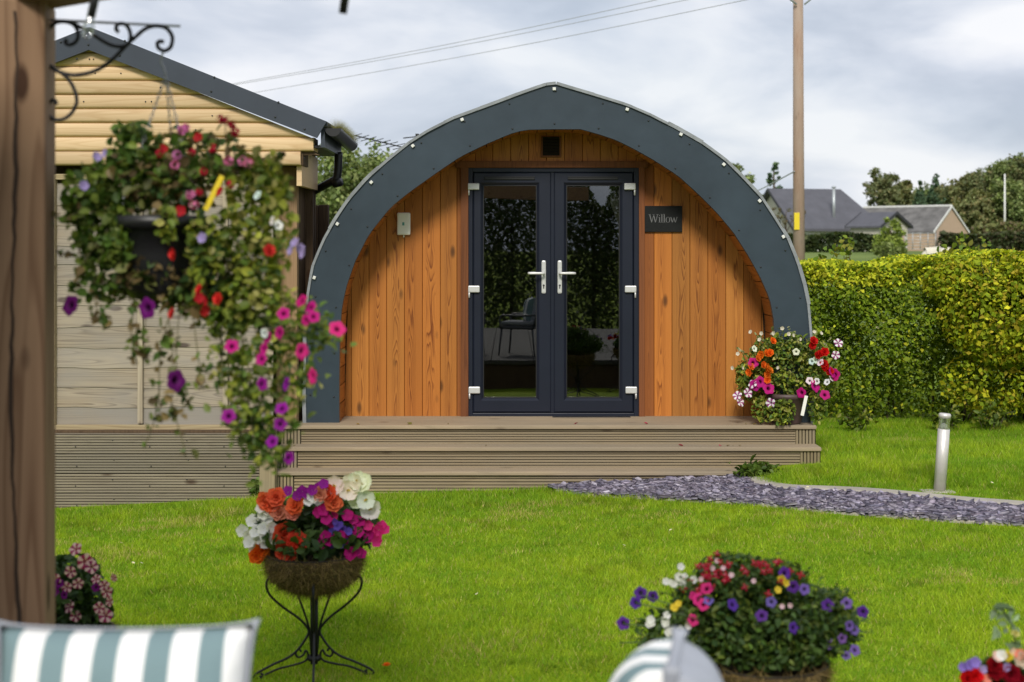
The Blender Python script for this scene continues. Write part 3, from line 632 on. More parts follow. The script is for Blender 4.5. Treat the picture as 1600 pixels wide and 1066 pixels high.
# ================================================================== SHELTER WITH PALE GABLE, LEFT
DS = 10.9
def SX(px, d=DS): return (px-800)*d/F
def SZ(py, d=DS): return CZ+(385-py)*d/F
shed = thing('garden_shelter', (SX(143), 11.4, 0), 'garden shelter with pale log-lap gable, anthracite barge boards and weathered grey infill', 'shelter')
ax, az_ = SX(143), SZ(80); sl_ = 148/369.              # gable apex under the fascia
def half(z): return max(0, (az_-z)/sl_)
k = MB(); zt = SZ(74); pitch = .1082; zb0_ = SZ(258.5); nb = 9
for i in range(nb):
    z0 = zb0_+i*pitch; c = (random.random(), random.random(), random.random())
    lim = SX(470)-ax if i == 0 else (SX(490)-ax if i == 1 else 9)
    pr = [(z0+pitch*f, y_) for f, y_ in ((0, 0.012), (.02, -.004), (.08, -.014), (.20, -.018), (.40, -.0195), (.66, -.019), (.86, -.015), (.96, -.006), (1.0, .008))]
    k.strip(pr, -1, 1, lambda a, b, e_: (ax+e_*min(half(a)+.03, lim), DS+b, a), 0, c, True)
    xe = min(half(z0+pitch*.5)+.02, lim); 
    if i < 2: k.box(ax+xe-.002, ax+xe, DS-.02, DS+.25, z0+.004, z0+pitch-.004, 0, c)
gab = k.build('gable_cladding', M['pine'], shed)
k = []; rj = random.Random(5)
for i in range(26):
    z0 = zb0_+(i % 8+.5)*pitch; x_ = ax+rj.uniform(-1, 1)*half(z0)*.9; k.append((x_, DS-.0215, z0))
studs(gab, k, .006)
k = MB(); k.box(ax-1.7, ax+1.62, DS+.02, DS+.3, zb0_+.001, zb0_+.1); k.add([(ax-1.75, DS+.03, zb0_+.08), (ax+1.75, DS+.03, zb0_+.08), (ax, DS+.03, az_-.02)], [[0, 1, 2]]); k.build('gable_back', M['brown'], shed)
# barge boards and roof
tl = SZ(45); ex, ez = SX(512), SZ(192)
for sgn in (-1, 1):
    k = MB(); x1 = ax+(ex-ax)*sgn; dn = .185
    poly = [(ax, tl), (x1, ez), (x1-sgn*.075, ez-.122), (ax, tl-dn*.93)]
    k.prism(poly, DS-.075, DS-.045); k.build('barge_board', M['fascia2'], shed)
    k = MB(); k.prism([(ax, tl+.006), (x1, ez+.006), (x1, ez-.03), (ax, tl-.03)], DS-.044, 12.0); k.build('roof', M['fascia2'], shed)
    k = MB(); k.prism([(x1-sgn*.02, ez-.03), (x1-sgn*.05, ez-.03), (x1-sgn*.05, ez-.19), (x1-sgn*.02, ez-.19)], DS-.02, 11.95); k.build('eaves_board', M['fascia2'], shed)
    k = MB(); k.prism([(x1-sgn*.05, ez-.17), (x1-sgn*.30, ez-.17), (x1-sgn*.30, ez-.19), (x1-sgn*.05, ez-.19)], DS+.02, 11.95); k.build('soffit', M['darktrim'], shed)
k = []
for px, py in ((95, 66), (195, 64), (335, 121), (435, 160), (120, 92), (187, 87), (330, 143), (430, 183), (476, 202), (138, 70)):
    k.append(P(px, py, DS-.077))
studs(shed, k, .009)
# gutter with bristle brush, downpipe
gxx = ex+.045; gz_ = ez-.045
k = MB(); pr = [(.062*math.cos(a), .062*math.sin(a)) for a in np.linspace(math.pi, 2*math.pi, 11)]+[(.056*math.cos(a), .056*math.sin(a)) for a in np.linspace(2*math.pi, math.pi, 11)]
k.strip(pr+[pr[0]], DS-.03, 12.05, lambda a, b, e_: (gxx+a, e_, gz_+b-.03*(e_-DS)), 0, None, True); k.prism([(gxx+a, gz_+b) for a, b in pr[:11]], DS-.034, DS-.028); k.prism([(gxx+a, gz_+b-.035) for a, b in pr[:11]], 12.046, 12.052)
gut = k.build('gutter', M['black'], shed)
n_ = 4200; th_ = rng.uniform(-.25, math.pi+.25, n_); yy = rng.uniform(DS+.02, 12.0, n_)
yy = DS+.05+np.round((yy-DS)/.085)*.085+rng.normal(0, .012, n_); rr_ = rng.uniform(.085, .125, n_)
a0 = np.stack([np.full(n_, gxx), yy, np.full(n_, gz_)-.03*(yy-DS)], 1); dirv = np.stack([np.cos(th_), rng.normal(0, .15, n_), np.sin(th_)], 1); a1 = a0+dirv*rr_[:, None]; sd = np.array([0, .0022, 0])
np_mesh('brush', np.stack([a0-sd, a0+sd, a1], 1).reshape(-1, 3), np.arange(n_*3).reshape(-1, 3), 3, np.repeat(np.array([(.55, .52, .16), (.20, .20, .07), (.62, .58, .24)])[rng.integers(0, 3, n_)], 3, 0), M['fibre'], gut)
k = MB(); q0 = Vector((gxx+.0, 11.85, gz_-.09))
def PD(px, py, d): return P(px, py, d)
k.tube(smooth_path([PD(529, 238, 11.75), PD(528, 268, 11.75), PD(525, 282, 11.75)], 4), .034, 14); k.tube([PD(533, 283, 11.74), PD(521, 287, 11.76)], .040, 14)
k.tube(smooth_path([PD(527, 279, 11.75), PD(505, 291, 11.9), PD(489, 300, 12.0), PD(485, 308, 12.02), PD(484.5, 330, 12.03)], 4)+[Vector((PD(484, 330, 12.03).x, 12.03, .1))], .034, 14)
k.build('downpipe', M['black'], shed)
# posts, brackets and dark side boards
def post_box(mb, px0, px1, d, z0, z1, dep=.10, bev=.006, **kw): mb.box(SX(px0, d), SX(px1, d), d, d+dep, z0, z1, bev=bev, **kw)
k = MB(); k.box(SX(431, 11.27), SX(464, 11.27), 11.27, 11.37, zdeck+.001, SZ(250, 11.27), bev=.006); k.build('post', M['pine_z'], shed)
k = MB(); post_box(k, -60, -28, 10.95, -.1, SZ(259)); k.build('post', M['pine_z'], shed)
k = MB(); k.box(SX(462), SX(470), DS+.05, 11.85, SZ(290), SZ(235)); k.build('side_beam', M['pine'], shed)
for i in range(6):
    k = k if i else MB(); y0 = 11.38+.10*i; k.box(SX(464, 11.27)-.03, SX(464, 11.27)-.004, y0+.002, y0+.098, zdeck, SZ(280), bev=.003)
k.build('side_boards', M['brown'], shed)
k = MB(); post_box(k, 466, 489, 11.75, .3, SZ(270, 11.75), .08); k.build('rear_post', M['brown'], shed)
k = MB(); k.box(SX(-250), SX(464), 11.9, 11.95, .3, SZ(200)); k.build('back_boards', M['brown'], shed)
# infill of weathered lap boards in a frame
k = MB(); zz = SZ(666, 11.0); i = 0; xr0, xr1 = SX(86, 11.0), SX(427, 11.0)
while zz < SZ(300, 11.0):
    hgt = .145+.02*random.random(); c = (random.random(), random.random(), random.random())
    nseg = 22; xs_ = np.linspace(xr0, xr1, nseg+1); rw = random.Random(i); ph = rw.random()*6
    lowr = [(x_, 10.994, zz-.004+.006*math.sin(x_*5+ph)+.003*math.sin(x_*17+ph*2)) for x_ in xs_]; midr = [(x_, 10.9945, zz+.02) for x_ in xs_]; upr = [(x_, 11.0015, zz+hgt+.02) for x_ in xs_]; bk_ = [(x_, 11.0035, q[2]) for x_, q in zip(xs_, lowr)]
    k.add(bk_+lowr+midr+upr, [[r_*(nseg+1)+j, r_*(nseg+1)+j+1, (r_+1)*(nseg+1)+j+1, (r_+1)*(nseg+1)+j] for r_ in range(3) for j in range(nseg)], 0, c)
    zz += hgt; i += 1
pan = k.build('infill_boards', M['oldgrey'], shed)
M['oldpale_z'] = wood('straw_weathered_batten', (.46, .37, .22), (.30, .22, .12), 'Z', grain=6, rough=.8)
M['oldgrey_z'] = wood('grey_weathered_batten', (.42, .36, .27), (.26, .21, .155), 'Z', grain=6, rough=.8)
k = MB(); k.box(SX(78, 10.97), SX(87, 10.97), 10.955, 11.02, SZ(673), SZ(272), bev=.004); k.box(SX(87, 10.97), SX(428, 10.97), 10.958, 11.02, SZ(677, 10.97), SZ(664, 10.97), bev=.004); k.box(SX(87, 10.97), SX(428, 10.97), 10.958, 11.02, SZ(281, 10.97), SZ(272, 10.97), bev=.004)
k.build('infill_frame', M['oldpale'], shed)
k = MB()
for px in (219, 352): k.box(SX(px-4, 10.97), SX(px+4, 10.97), 10.962, 11.0, SZ(662, 10.97), SZ(282, 10.97), bev=.003)
k.build('batten', M['oldgrey_z'], shed)
k = MB(); k.box(SX(-250), SX(76), 10.99, 11.03, .3, SZ(276)); k.build('infill_boards', M['oldgrey'], shed)
# reeded base boards under the infill
k = MB(); zt = SZ(678, 10.86); xe = SX(405, 10.86)
for i in range(5):
    z1 = zt-.003-i*.15; z0 = z1-.147
    reeded(k, z0, z1, 7, SX(-260, 10.86), xe, lambda a, b, e_: (e_, 10.86+b, a))
k.box(SX(-260), xe, 10.885, 10.93, -.4, zt); k.build('base_boards', [M['deck_grey'], M['groove_shade']], shed)
studs(shed, [(SX(60+px_*58, 10.86)+.01*(r_ % 2), 10.857, zt-.003-r_*.15-.045-.05*(px_ % 2)) for px_ in range(6) for r_ in range(4)], .005)
k = MB(); k.box(SX(-260), xe, 10.90, 11.9, zt+.002, zt+.02); k.build('floor', M['brown'], shed)
k = MB(); k.box(SX(405, 10.74), SX(429.5, 10.74), 10.74, 10.85, -.05, SZ(655, 10.74), bev=.006); k.build('corner_post', M['deck_z'], shed)

# dark timber fence post beyond the shelter
k = MB(); d = 12.6; k.box(SX(487, d), SX(497, d), d, d+.10, 0, SZ(321, d), bev=.006); k.box(SX(497.5, d), SX(512, d), d+.02, d+.12, 0, SZ(320, d), bev=.006)
tag(k.build('fence_post', M['brown'], None, (SX(500, d), d, 0)), 'dark brown timber post standing between the shelter and the pod', 'fence post')

# ================================================================== BACKGROUND
GREENS = np.array([(.045, .085, .018), (.06, .105, .022), (.085, .125, .028), (.035, .065, .016), (.11, .14, .035)])
def gpt(px, d, dy=0): x_ = (px-800)*d/F; return Vector((x_, d+dy, float(gz(x_, d+dy))))
# clipped hedge and the looser golden shrub at its right
def hedge_leaf_points(n, x0, x1, y0, y1, z0, ztop, fy=.22):
    """leaves in a crust: front, top and back, bulging"""
    x = rng.uniform(x0, x1, n); u = rng.random(n); f = rng.random(n)
    hh = z0+(ztop(x)-z0)
    face = rng.random(n)
    y = np.where(face < .62, y0+fy*np.abs(rng.normal(0, .6, n)), rng.uniform(y0, y1, n)); z = np.where(face < .62, z0+(hh-z0)*u, hh-.16*np.abs(rng.normal(0, .6, n)))
    bulge = .10*np.sin(x*2.3+z*2.1)+.07*np.sin(x*5.7-z*4.3)+.04*np.sin(x*11+z*9)
    y = y+np.where(face < .62, bulge, 0)+np.where(face < .62, .42*np.clip(1-(z-z0)/1.3, 0, 1)**1.3, 0)
    low_ = np.clip(1-(z-z0)/.95, 0, 1)*(face < .62); y = y+low_*rng.random(n)*.75
    kp = rng.random(n) > .36*low_*(.4+.6*(np.sin(x*3.7+z*5)*np.sin(x*1.9-z*3.1) > -.25)); x, y, z, face = x[kp], y[kp], z[kp], face[kp]
    nr = np.where((face < .62)[:, None], np.array([0, -.8, .45]), np.array([0, -.2, 1.]))
    return np.stack([x, y, z], 1), nr
hz0 = .22
ztop = lambda x: np.interp(x, [1.2, 2.6, 3.4, 4.2, 5.0, 7], [1.80, 1.84, 1.865, 1.90, 1.93, 1.95])+.03*np.sin(x*3.1)+.02*np.sin(x*8.3)
hedge = thing('hedge', (4.2, 14.2, hz0), 'dense clipped green hedge with sunny yellow-green top beside the pod', 'hedge')
pts, nr = hedge_leaf_points(115000, 1.2, 7.2, 13.65, 15.0, hz0, ztop)
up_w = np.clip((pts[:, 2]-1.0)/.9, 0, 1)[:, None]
lit_leaf = (rng.random(len(pts)) < .06+.6*(pts[:, 2] > 1.62))[:, None]  # yellow leaves massed on the top paint in the overhead light
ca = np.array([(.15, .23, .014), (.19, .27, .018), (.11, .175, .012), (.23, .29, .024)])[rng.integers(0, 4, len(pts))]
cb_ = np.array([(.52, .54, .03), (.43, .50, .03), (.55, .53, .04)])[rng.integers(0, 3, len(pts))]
leaves('foliage', pts, .041, np.where(lit_leaf, cb_, ca), M['hedgeleaf'], hedge, nrm=nr, nb=1.1, up=.3, elong=1.5, hexa=False)
k = MB()
for i in range(46):
    x_ = 1.3+i*.13+random.uniform(-.04, .04); y_ = 14.45+random.uniform(-.3, .3)
    k.tube([(x_, y_, .15), (x_+random.uniform(-.1, .1), y_+random.uniform(-.1, .1), .9), (x_+random.uniform(-.2, .2), y_+random.uniform(-.2, .2), 1.7)], [.012, .010, .005], 6)
k.build('stems', M['bark'], hedge)
sp = []; k = MB()
for px, py, n_ in ((1288, 402, 5), (1306, 388, 6), (1318, 372, 9), (1330, 380, 8), (1300, 412, 4), (1476, 388, 8), (1500, 372, 10), (1515, 383, 9), (1540, 378, 9), (1530, 396, 6), (1585, 394, 6), (1560, 388, 7)):
    d_ = 14.3+random.uniform(-.3, .3); tip = P(px, py, d_); b = Vector((tip.x+random.uniform(-.1, .1), d_, 1.7)); md = (tip+b)/2+Vector((random.uniform(-.04, .04), 0, 0))
    k = MB(); ln = smooth_path([b, md, tip], 4); k.tube(ln, [.006-.004*i/(len(ln)-1) for i in range(len(ln))], 5); k.build('shoot', M['bark'], hedge)
    for _ in range(n_*2): q = ln[random.randrange(3, len(ln))]; sp.append(q+Vector((random.gauss(0, .035), random.gauss(0, .035), random.gauss(0, .03))))
leaves('shoot_leaves', sp, .065, np.array([(.16, .22, .03), (.24, .24, .04), (.12, .19, .03)]), M['hedgeleaf'], hedge, up=.3, elong=1.6)
shrub = thing('shrub', (5.0, 13.4, .27), 'loose golden-green shrub with bronze tips growing over the hedge at right', 'shrub')
cl = [((4.75, 13.35, 1.35), (.75, .35, .5), 6500), ((5.5, 13.3, 1.25), (.75, .45, .7), 8000), ((4.35, 13.5, 1.64), (.45, .3, .26), 3200), ((5.2, 13.4, 1.75), (.7, .35, .25), 4600), ((6.2, 13.4, 1.1), (.7, .4, .8), 4000), ((4.6, 13.5, .72), (.55, .2, .34), 1800), ((5.45, 13.4, .65), (.55, .25, .38), 2200)]
ap = [ellipsoid_pts(c, r, n_, .6) for c, r, n_ in cl]; pts = np.concatenate([a for a, b in ap]); nr = np.concatenate([b for a, b in ap])
kk = pts[:, 1] < 14.0; pts, nr = pts[kk], nr[kk]
cc = np.array([(.38, .42, .02), (.50, .48, .025), (.29, .35, .02), (.20, .27, .015), (.40, .33, .03), (.17, .24, .014)])[rng.integers(0, 6, len(pts))]
leaves('foliage', pts, .048, cc, M['hedgeleaf'], shrub, nrm=nr, nb=.8, up=.4, elong=1.5, hexa=False)
k = MB()
for i in range(30):
    b = Vector((random.uniform(4.4, 6.0), 13.95, .25)); tp = Vector((b.x+random.uniform(-.5, .5), 13.2+random.uniform(-.1, .3), random.uniform(1.0, 1.95)))
    k.tube(smooth_path([b, (b+tp)/2+Vector((random.uniform(-.1, .1), -.1, .1)), tp], 4), [.009*(1-.8*j/8) for j in range(9)], 5)
k.build('stems', M['bark'], shrub)
# weeds and long grass at the hedge foot, and by the steps
def weed(name, base, n_, spread, hgt, size, cols, label, cat, grp=None):
    w_ = thing(name, base, label, cat, grp); pts = []
    k = MB()
    for i in range(max(6, n_//14)):
        a = random.uniform(0, 6.28); r_ = random.random()**.5; tip = Vector(base)+Vector((math.cos(a)*r_*spread[0], math.sin(a)*r_*spread[1], hgt*random.uniform(.4, 1)*(1-.4*r_)))
        ln = smooth_path([Vector(base)+Vector((math.cos(a)*r_*spread[0]*.4, math.sin(a)*r_*spread[1]*.4, 0)), (Vector(base)*.4+tip*.6)+Vector((0, 0, hgt*.12)), tip], 4); k.tube(ln, .003, 4)
        for _ in range(14): pts.append(ln[random.randrange(2, len(ln))]+Vector((random.gauss(0, size*.6), random.gauss(0, size*.6), random.gauss(0, size*.4))))
    k.build('stems', M['bark'], w_); leaves('foliage', pts, size, cols, M['leaf'], w_, up=.8, elong=1.5); return w_
q = ground_at(1183, 750); weed('weed_clump', (q.x, 10.80, float(gz(q.x, 10.8))), 420, (.19, .06), .13, .05, np.array([(.06, .11, .015), (.09, .15, .02), (.12, .17, .03)]), 'low leafy green weed growing against the lowest step at the path', 'weed')
q = ground_at(398, 785); weed('weed_clump', (q.x, 10.80, float(gz(q.x, 10.8))), 90, (.05, .03), .2, .04, np.array([(.08, .14, .03), (.12, .18, .04)]), 'small weed at the foot of the grey corner post left of the steps', 'weed')
for px, lab in ((1338, 'pale grassy weed at the hedge foot just right of the deck'), (1480, 'yellow-green sucker growing at the hedge foot behind the bollard'), (1545, 'leafy sucker at the hedge foot right of the bollard')):
    q = P(px, 660, 13.35); weed('weed_clump', (q.x, 13.3, float(gz(q.x, 13.3))), 150, (.22, .10), .30, .05, np.array([(.12, .18, .02), (.20, .22, .03), (.09, .14, .02)]), lab, 'weed', 'weeds along the hedge foot')

# trees
def tree(name, label, base, h, lobes, nleaf, size, cols, group=None, cat='tree', trunk_h=None, tr=.18, mat='farleaf', shell=.45):
    """lobes: (dx, dy, z, rx, ry, rz) round the base"""
    tr_ = thing(name, base, label, cat, group); b = Vector(base); vol = sum(l[3]*l[5] for l in lobes); P_ = []; N_ = []
    k = MB(); th_ = trunk_h or h*.55
    k.tube(smooth_path([b+Vector((0, 0, -.2)), b+Vector((.05*h*.1, 0, th_*.5)), b+Vector((0, 0, th_))], 4), [tr*(1-.6*i/8) for i in range(9)], 8)
    for l in lobes:
        c = b+Vector(l[:3]); k.tube(smooth_path([b+Vector((0, 0, th_*.45)), (b+c)/2+Vector((0, 0, th_*.25)), c], 3), [tr*.45*(1-.8*i/6) for i in range(7)], 6)
        n_ = int(nleaf*l[3]*l[5]/vol); nclump = max(5, n_//45)
        cp, cn = ellipsoid_pts(c, l[3:6], nclump, shell)
        ii = rng.integers(0, nclump, n_); pp = cp[ii]+rng.normal(0, .13, (n_, 3))*np.array(l[3:6]).mean(); P_.append(pp); N_.append(cn[ii])
    k.build('trunk', M['bark'], tr_)
    leaves('crown', np.concatenate(P_), size, np.asarray(cols), M[mat], tr_, nrm=np.concatenate(N_), nb=.7, up=.5, elong=1.4, hexa=False); return tr_
def lobes_round(r, h, n, zlo=.35):
    o = []
    for i in range(n):
        a = random.uniform(0, 6.28); q = random.random()**.6; z_ = h*random.uniform(zlo, .9); sc = 1-.55*max(0, (z_/h-.55)/.45)
        o.append((math.cos(a)*q*r*.65*sc, math.sin(a)*q*r*.65*sc, z_, r*random.uniform(.3, .48), r*random.uniform(.3, .48), r*random.uniform(.28, .42)))
    return o
g1 = np.array([(.17, .23, .07), (.22, .27, .085), (.14, .19, .06), (.26, .29, .11)])
g2 = np.array([(.14, .18, .075), (.17, .20, .085), (.20, .21, .09), (.22, .20, .09)])
g3 = np.array([(.08, .15, .085), (.10, .17, .09), (.12, .18, .085)])
g4 = np.array([(.20, .23, .09), (.24, .25, .10), (.18, .20, .08), (.27, .23, .10)])
tree('broadleaf_tree', 'large green leafy tree rising between the shelter gutter and the pod roof', gpt(566, 58), 5.4, lobes_round(3.5, 5.0, 24, .16), 30000, .19, g1, trunk_h=3.2)
tree('broadleaf_tree', 'rounded green tree showing just over the pod rim at right', gpt(1150, 120), 7.2, lobes_round(2.9, 7.2, 12), 3500, .30, g1)
k_ = []
for i in range(9): z_ = 1.2+i*.75; k_.append((0, 0, z_, 2.1*(1-i/10), 2.1*(1-i/10), .55))
tree('conifer', 'small pointed conifer behind the left end of the slate-roofed bungalow', gpt(1209, 125), 7.4, k_, 2600, .28, g3, cat='conifer', trunk_h=7)
bg = [('broadleaf_tree', 'rounded loose-crowned tree directly behind the bungalow roof', 1378, 150, 8.6, 3.1, g2), ('slender_tree', 'tall slender tree behind the gap between the two far roofs', 1412, 152, 8.0, 1.6, g4),
      ('bushy_tree', 'low olive tree filling the gap behind the two far roofs', 1418, 160, 6.2, 3.0, g2), ('bushy_tree', 'low green tree behind the dark conifers above the mottled roof', 1455, 162, 6.6, 3.4, g1),
      ('dark_conifer', 'first dark conifer above the mottled roof', 1438, 155, 7.2, 1.7, g3), ('dark_conifer', 'taller dark conifer above the mottled roof, right of a smaller one', 1462, 156, 8.3, 2.5, g3), ('bushy_tree', 'bushy olive tree behind the tan gable, left of its peak', 1488, 150, 7.4, 2.6, g2),
      ('bushy_tree', 'olive green tree just right of the tan gable peak', 1512, 148, 7.6, 2.8, g4), ('bushy_tree', 'broad olive tree left of the thin pale mast', 1545, 146, 8.4, 3.4, g2), ('bushy_tree', 'tall green tree behind the thin pale mast', 1576, 145, 9.2, 3.6, g1), ('bushy_tree', 'tall dark green tree at the right edge of the photo', 1606, 143, 9.4, 3.6, g2), ('bushy_tree', 'lower olive tree in front of the tall far trees, right of the tan gable', 1535, 128, 5.4, 3.0, g4), ('bushy_tree', 'low green tree at the right edge in front of the taller trees', 1590, 126, 5.6, 3.2, g1)]
for nm, lab, px, d_, h_, r_, cols in bg:
    if nm == 'dark_conifer': lb = [(0, 0, .8+i*h_*.085, r_*(1-i/11.5), r_*(1-i/11.5), .5) for i in range(11)]
    else: lb = lobes_round(r_, h_, 16, .14)
    tree(nm, lab, gpt(px, d_), h_, lb, 15000, .25, cols, 'trees behind the far houses', 'conifer' if 'conifer' in nm else 'tree', trunk_h=h_*.8 if 'conifer' in nm else None)
# far clipped hedges, cone bush, gate, sheep
def far_hedge(x0, x1, d, h, lab, cols, n_):
    a, b = gpt(x0, d), gpt(x1, d); o = thing('field_hedge', ((a.x+b.x)/2, d, a.z), lab, 'hedge', 'hedges across the field')
    x = rng.uniform(a.x, b.x, n_); z = a.z+h*rng.random(n_)**.8*(1+.08*np.sin(x*1.3)); y = d+rng.uniform(-.5, .5, n_)
    leaves('foliage', np.stack([x, y, z], 1), .22, cols, M['farleaf'], o, up=.5, elong=1.3, hexa=False)
    k = MB()
    for i in range(int((b.x-a.x)/.9)): xx = a.x+.4+i*.9; k.tube([(xx, d, a.z-.1), (xx+random.uniform(-.1, .1), d, a.z+h*.8)], [.05, .02], 5)
    k.build('stems', M['bark'], o)
far_hedge(1180, 1412, 88, 1.12, 'clipped dark hedge across the field in front of the bungalow', np.array([(.035, .06, .02), (.05, .075, .022), (.07, .085, .028)]), 5200)
far_hedge(1470, 1640, 86, 1.15, 'long dark hedge across the field below the tan gable', np.array([(.04, .06, .02), (.055, .075, .022), (.08, .07, .035)]), 4200)
far_hedge(1520, 1660, 100, 1.9, 'rough olive hedgerow behind the clipped hedge at far right', np.array([(.15, .18, .06), (.18, .19, .06), (.17, .13, .07)]), 3600)
tree('cone_bush', 'rounded bright green bush standing in the field beside the gate', gpt(1391, 80), 2.3, [(0, 0, .55, .85, .8, .55), (0, 0, 1.1, .75, .7, .5), (.1, 0, 1.6, .55, .5, .4), (-.55, 0, .4, .5, .5, .4), (.5, 0, .3, .5, .5, .3)], 3600, .13, np.array([(.22, .29, .05), (.27, .33, .06), (.17, .24, .04)]), cat='bush', trunk_h=1.4, tr=.06)
tree('grass_tussock', 'pale grassy tussock in the field in front of the rounded bush', gpt(1388, 72), 1.0, [(-.1, 0, .4, .7, .5, .4), (.5, 0, .3, .4, .4, .3)], 900, .18, np.array([(.17, .22, .06), (.21, .25, .08)]), cat='tussock', trunk_h=.4, tr=.03)
tree('bare_shrub', 'thin brownish shrub standing in front of the bungalow gable by the pole', gpt(1228, 92), 3.6, lobes_round(1.5, 3.6, 8, .3), 500, .14, np.array([(.14, .10, .05), (.12, .11, .04)]), cat='shrub', trunk_h=2.6, tr=.06)
g0 = gpt(1436, 87); gate = thing('field_gate', g0, 'galvanised field gate with upright bars between two far hedges', 'gate'); k = MB()
xa, xb = gpt(1414, 87).x, gpt(1462, 87).x
for j in range(6): k.tube([(xa, 87, g0.z+.2+j*.19), (xb, 87, g0.z+.2+j*.19)], .018, 6)
for j in range(5): xx = xa+(xb-xa)*j/4; k.tube([(xx, 87, g0.z+.15), (xx, 87, g0.z+1.2)], .026, 6)
k.build('bars', M['galv'], gate); k = MB()
for xx in (xa-.1, xb+.1): k = MB(); k.box(xx-.07, xx+.07, 86.93, 87.07, g0.z-.1, g0.z+1.35, bev=.01); k.build('gate_post', M['pole'], gate)

# a sheep lying in the field, grown from a skinned skeleton
def skinned(name, verts, edges, radii, mat, parent=None, origin=(0, 0, 0), lv=2):
    me = bpy.data.meshes.new(name); me.from_pydata([tuple(v) for v in verts], edges, []); o = bpy.data.objects.new(name, me); col.objects.link(o)
    md = o.modifiers.new('s', 'SKIN'); 
    for sv, r_ in zip(me.skin_vertices[0].data, radii): sv.radius = (r_, r_)
    me.skin_vertices[0].data[0].use_root = True; o.modifiers.new('u', 'SUBSURF').levels = lv
    dg = bpy.context.evaluated_depsgraph_get(); m2 = bpy.data.meshes.new_from_object(o.evaluated_get(dg)); bpy.data.objects.remove(o)
    m2.name = name; m2.materials.clear(); m2.materials.append(mat); return link_mesh(name, m2, parent, origin, True)
sg = gpt(1456, 67)
sheep = skinned('sheep', [(0, 0, .34), (.38, 0, .36), (.62, .02, .42), (.80, .05, .56), (.98, .06, .50), (-.35, 0, .33), (-.52, 0, .30), (.42, -.2, .12), (.62, -.24, .06), (-.30, -.22, .10), (-.05, -.30, .05)],
        [(0, 1), (1, 2), (2, 3), (3, 4), (0, 5), (5, 6), (1, 7), (7, 8), (5, 9), (9, 10)], [.33, .31, .2, .12, .07, .31, .16, .09, .05, .11, .05], M['fleece'], None, sg)
tag(sheep, 'cream woolly sheep lying in the field beyond the hedge top', 'sheep')

# houses
def rotm(a, o): return Matrix.Translation(o) @ Matrix.Rotation(R(a), 4, 'Z')
def tf(mb, M4): mb.v = [tuple(M4 @ Vector(v)) for v in mb.v]; return mb
def gable_house(root, M4, x0, x1, y0, y1, z0, ze, zr, roofmat, wallmat, over=.35, thick=.18, ridge=None, hip_r=0.):
    ym = (y0+y1)/2; k = MB()
    k.add([(x0, y0, z0), (x1, y0, z0), (x1, y0, ze), (x0, y0, ze), (x0, y1, z0), (x1, y1, z0), (x1, y1, ze), (x0, y1, ze), (x0, ym, zr-.1), (x1-hip_r, ym, zr-.1)], [[0, 1, 2, 3], [5, 4, 7, 6], [4, 0, 3, 8, 7], [1, 5, 6, 9, 2]])
    tf(k, M4).build('wall', wallmat, root)
    sl = (zr-ze)/(ym-y0); k = MB()
    for s_ in (-1, 1):
        ye = ym+s_*(ym-y0+over); zz = ze-over*sl; a = x0-over; b = x1+over; br = b-hip_r
        k.add([(a, ye, zz), (b, ye, zz), (br, ym, zr), (a, ym, zr), (a, ye, zz+thick), (b, ye, zz+thick), (br, ym, zr+thick), (a, ym, zr+thick)], [[0, 1, 2, 3], [4, 5, 6, 7], [0, 1, 5, 4], [0, 3, 7, 4], [1, 2, 6, 5]])
    if hip_r: k.add([(x1+over, y0-over, ze-over*sl+thick), (x1+over, y1+over, ze-over*sl+thick), (x1+over-hip_r, ym, zr+thick)], [[0, 1, 2]])
    rf = tf(k, M4).build('roof', roofmat, root)
    for s_ in (-1, 1):
        for xe in (x0-over-.02, x1+over+.02):
            if hip_r and xe > x0: continue
            ye = ym+s_*(ym-y0+over); zz = ze-over*sl; k = MB()
            k.add([(xe-.03, ye, zz-.02), (xe+.03, ye, zz-.02), (xe+.03, ym, zr-.02), (xe-.03, ym, zr-.02), (xe-.03, ye, zz+thick+.03), (xe+.03, ye, zz+thick+.03), (xe+.03, ym, zr+thick+.03), (xe-.03, ym, zr+thick+.03)], [[0, 1, 5, 4], [0, 3, 7, 4], [1, 2, 6, 5], [4, 5, 6, 7], [0, 1, 2, 3]]); tf(k, M4).build('barge_board', ridge or M['darktrim'], rf)
    return rf
d1 = 100.; o1 = gpt(1244, d1); h1 = thing('bungalow', o1, 'far cream bungalow with large blue-grey slate roof, a flue pipe and a small front gable', 'house')
Mh = rotm(14, o1); ez_ = 1.30+CZ-o1.z; rz_ = ez_+2.75
rf = gable_house(h1, Mh, 0, 6.6, 0, 8.0, -.3, ez_, rz_, M['slates'], M['render'], hip_r=1.5)
k = MB(); k.box(0.2, 6.1, -.02, .02, -.2, ez_-.12); tf(k, Mh).build('white_wall', M['whitewash'], h1)
k = MB(); k.tube([(3.35, .9, ez_+.3), (3.35, .9, rz_+.15)], .11, 10); k.lathe([(0, .0), (.17, 0), (.17, .06), (0, .12)], (3.35, .9, rz_+.15), 10); tf(k, Mh).build('flue', M['galv'], rf)
k = MB(); k.box(-.03, .02, 2.4, 3.6, ez_-.3, ez_+.7); wd_ = tf(k, Mh).build('window', M['verge'], h1); k = MB(); k.box(-.05, -.03, 2.5, 3.5, ez_-.2, ez_+.6); tf(k, Mh).build('pane', M['winglass'], wd_)
k = MB(); k.box(5.15, 6.1, -.06, -.02, ez_-1.0, ez_-.25); wd_ = tf(k, Mh).build('window', M['verge'], h1); k = MB(); k.box(5.22, 6.03, -.08, -.06, ez_-.93, ez_-.32); tf(k, Mh).build('pane', M['winglass'], wd_)
d1b = 97.; o1b = gpt(1393, d1b); Mh2 = rotm(-52, o1b)
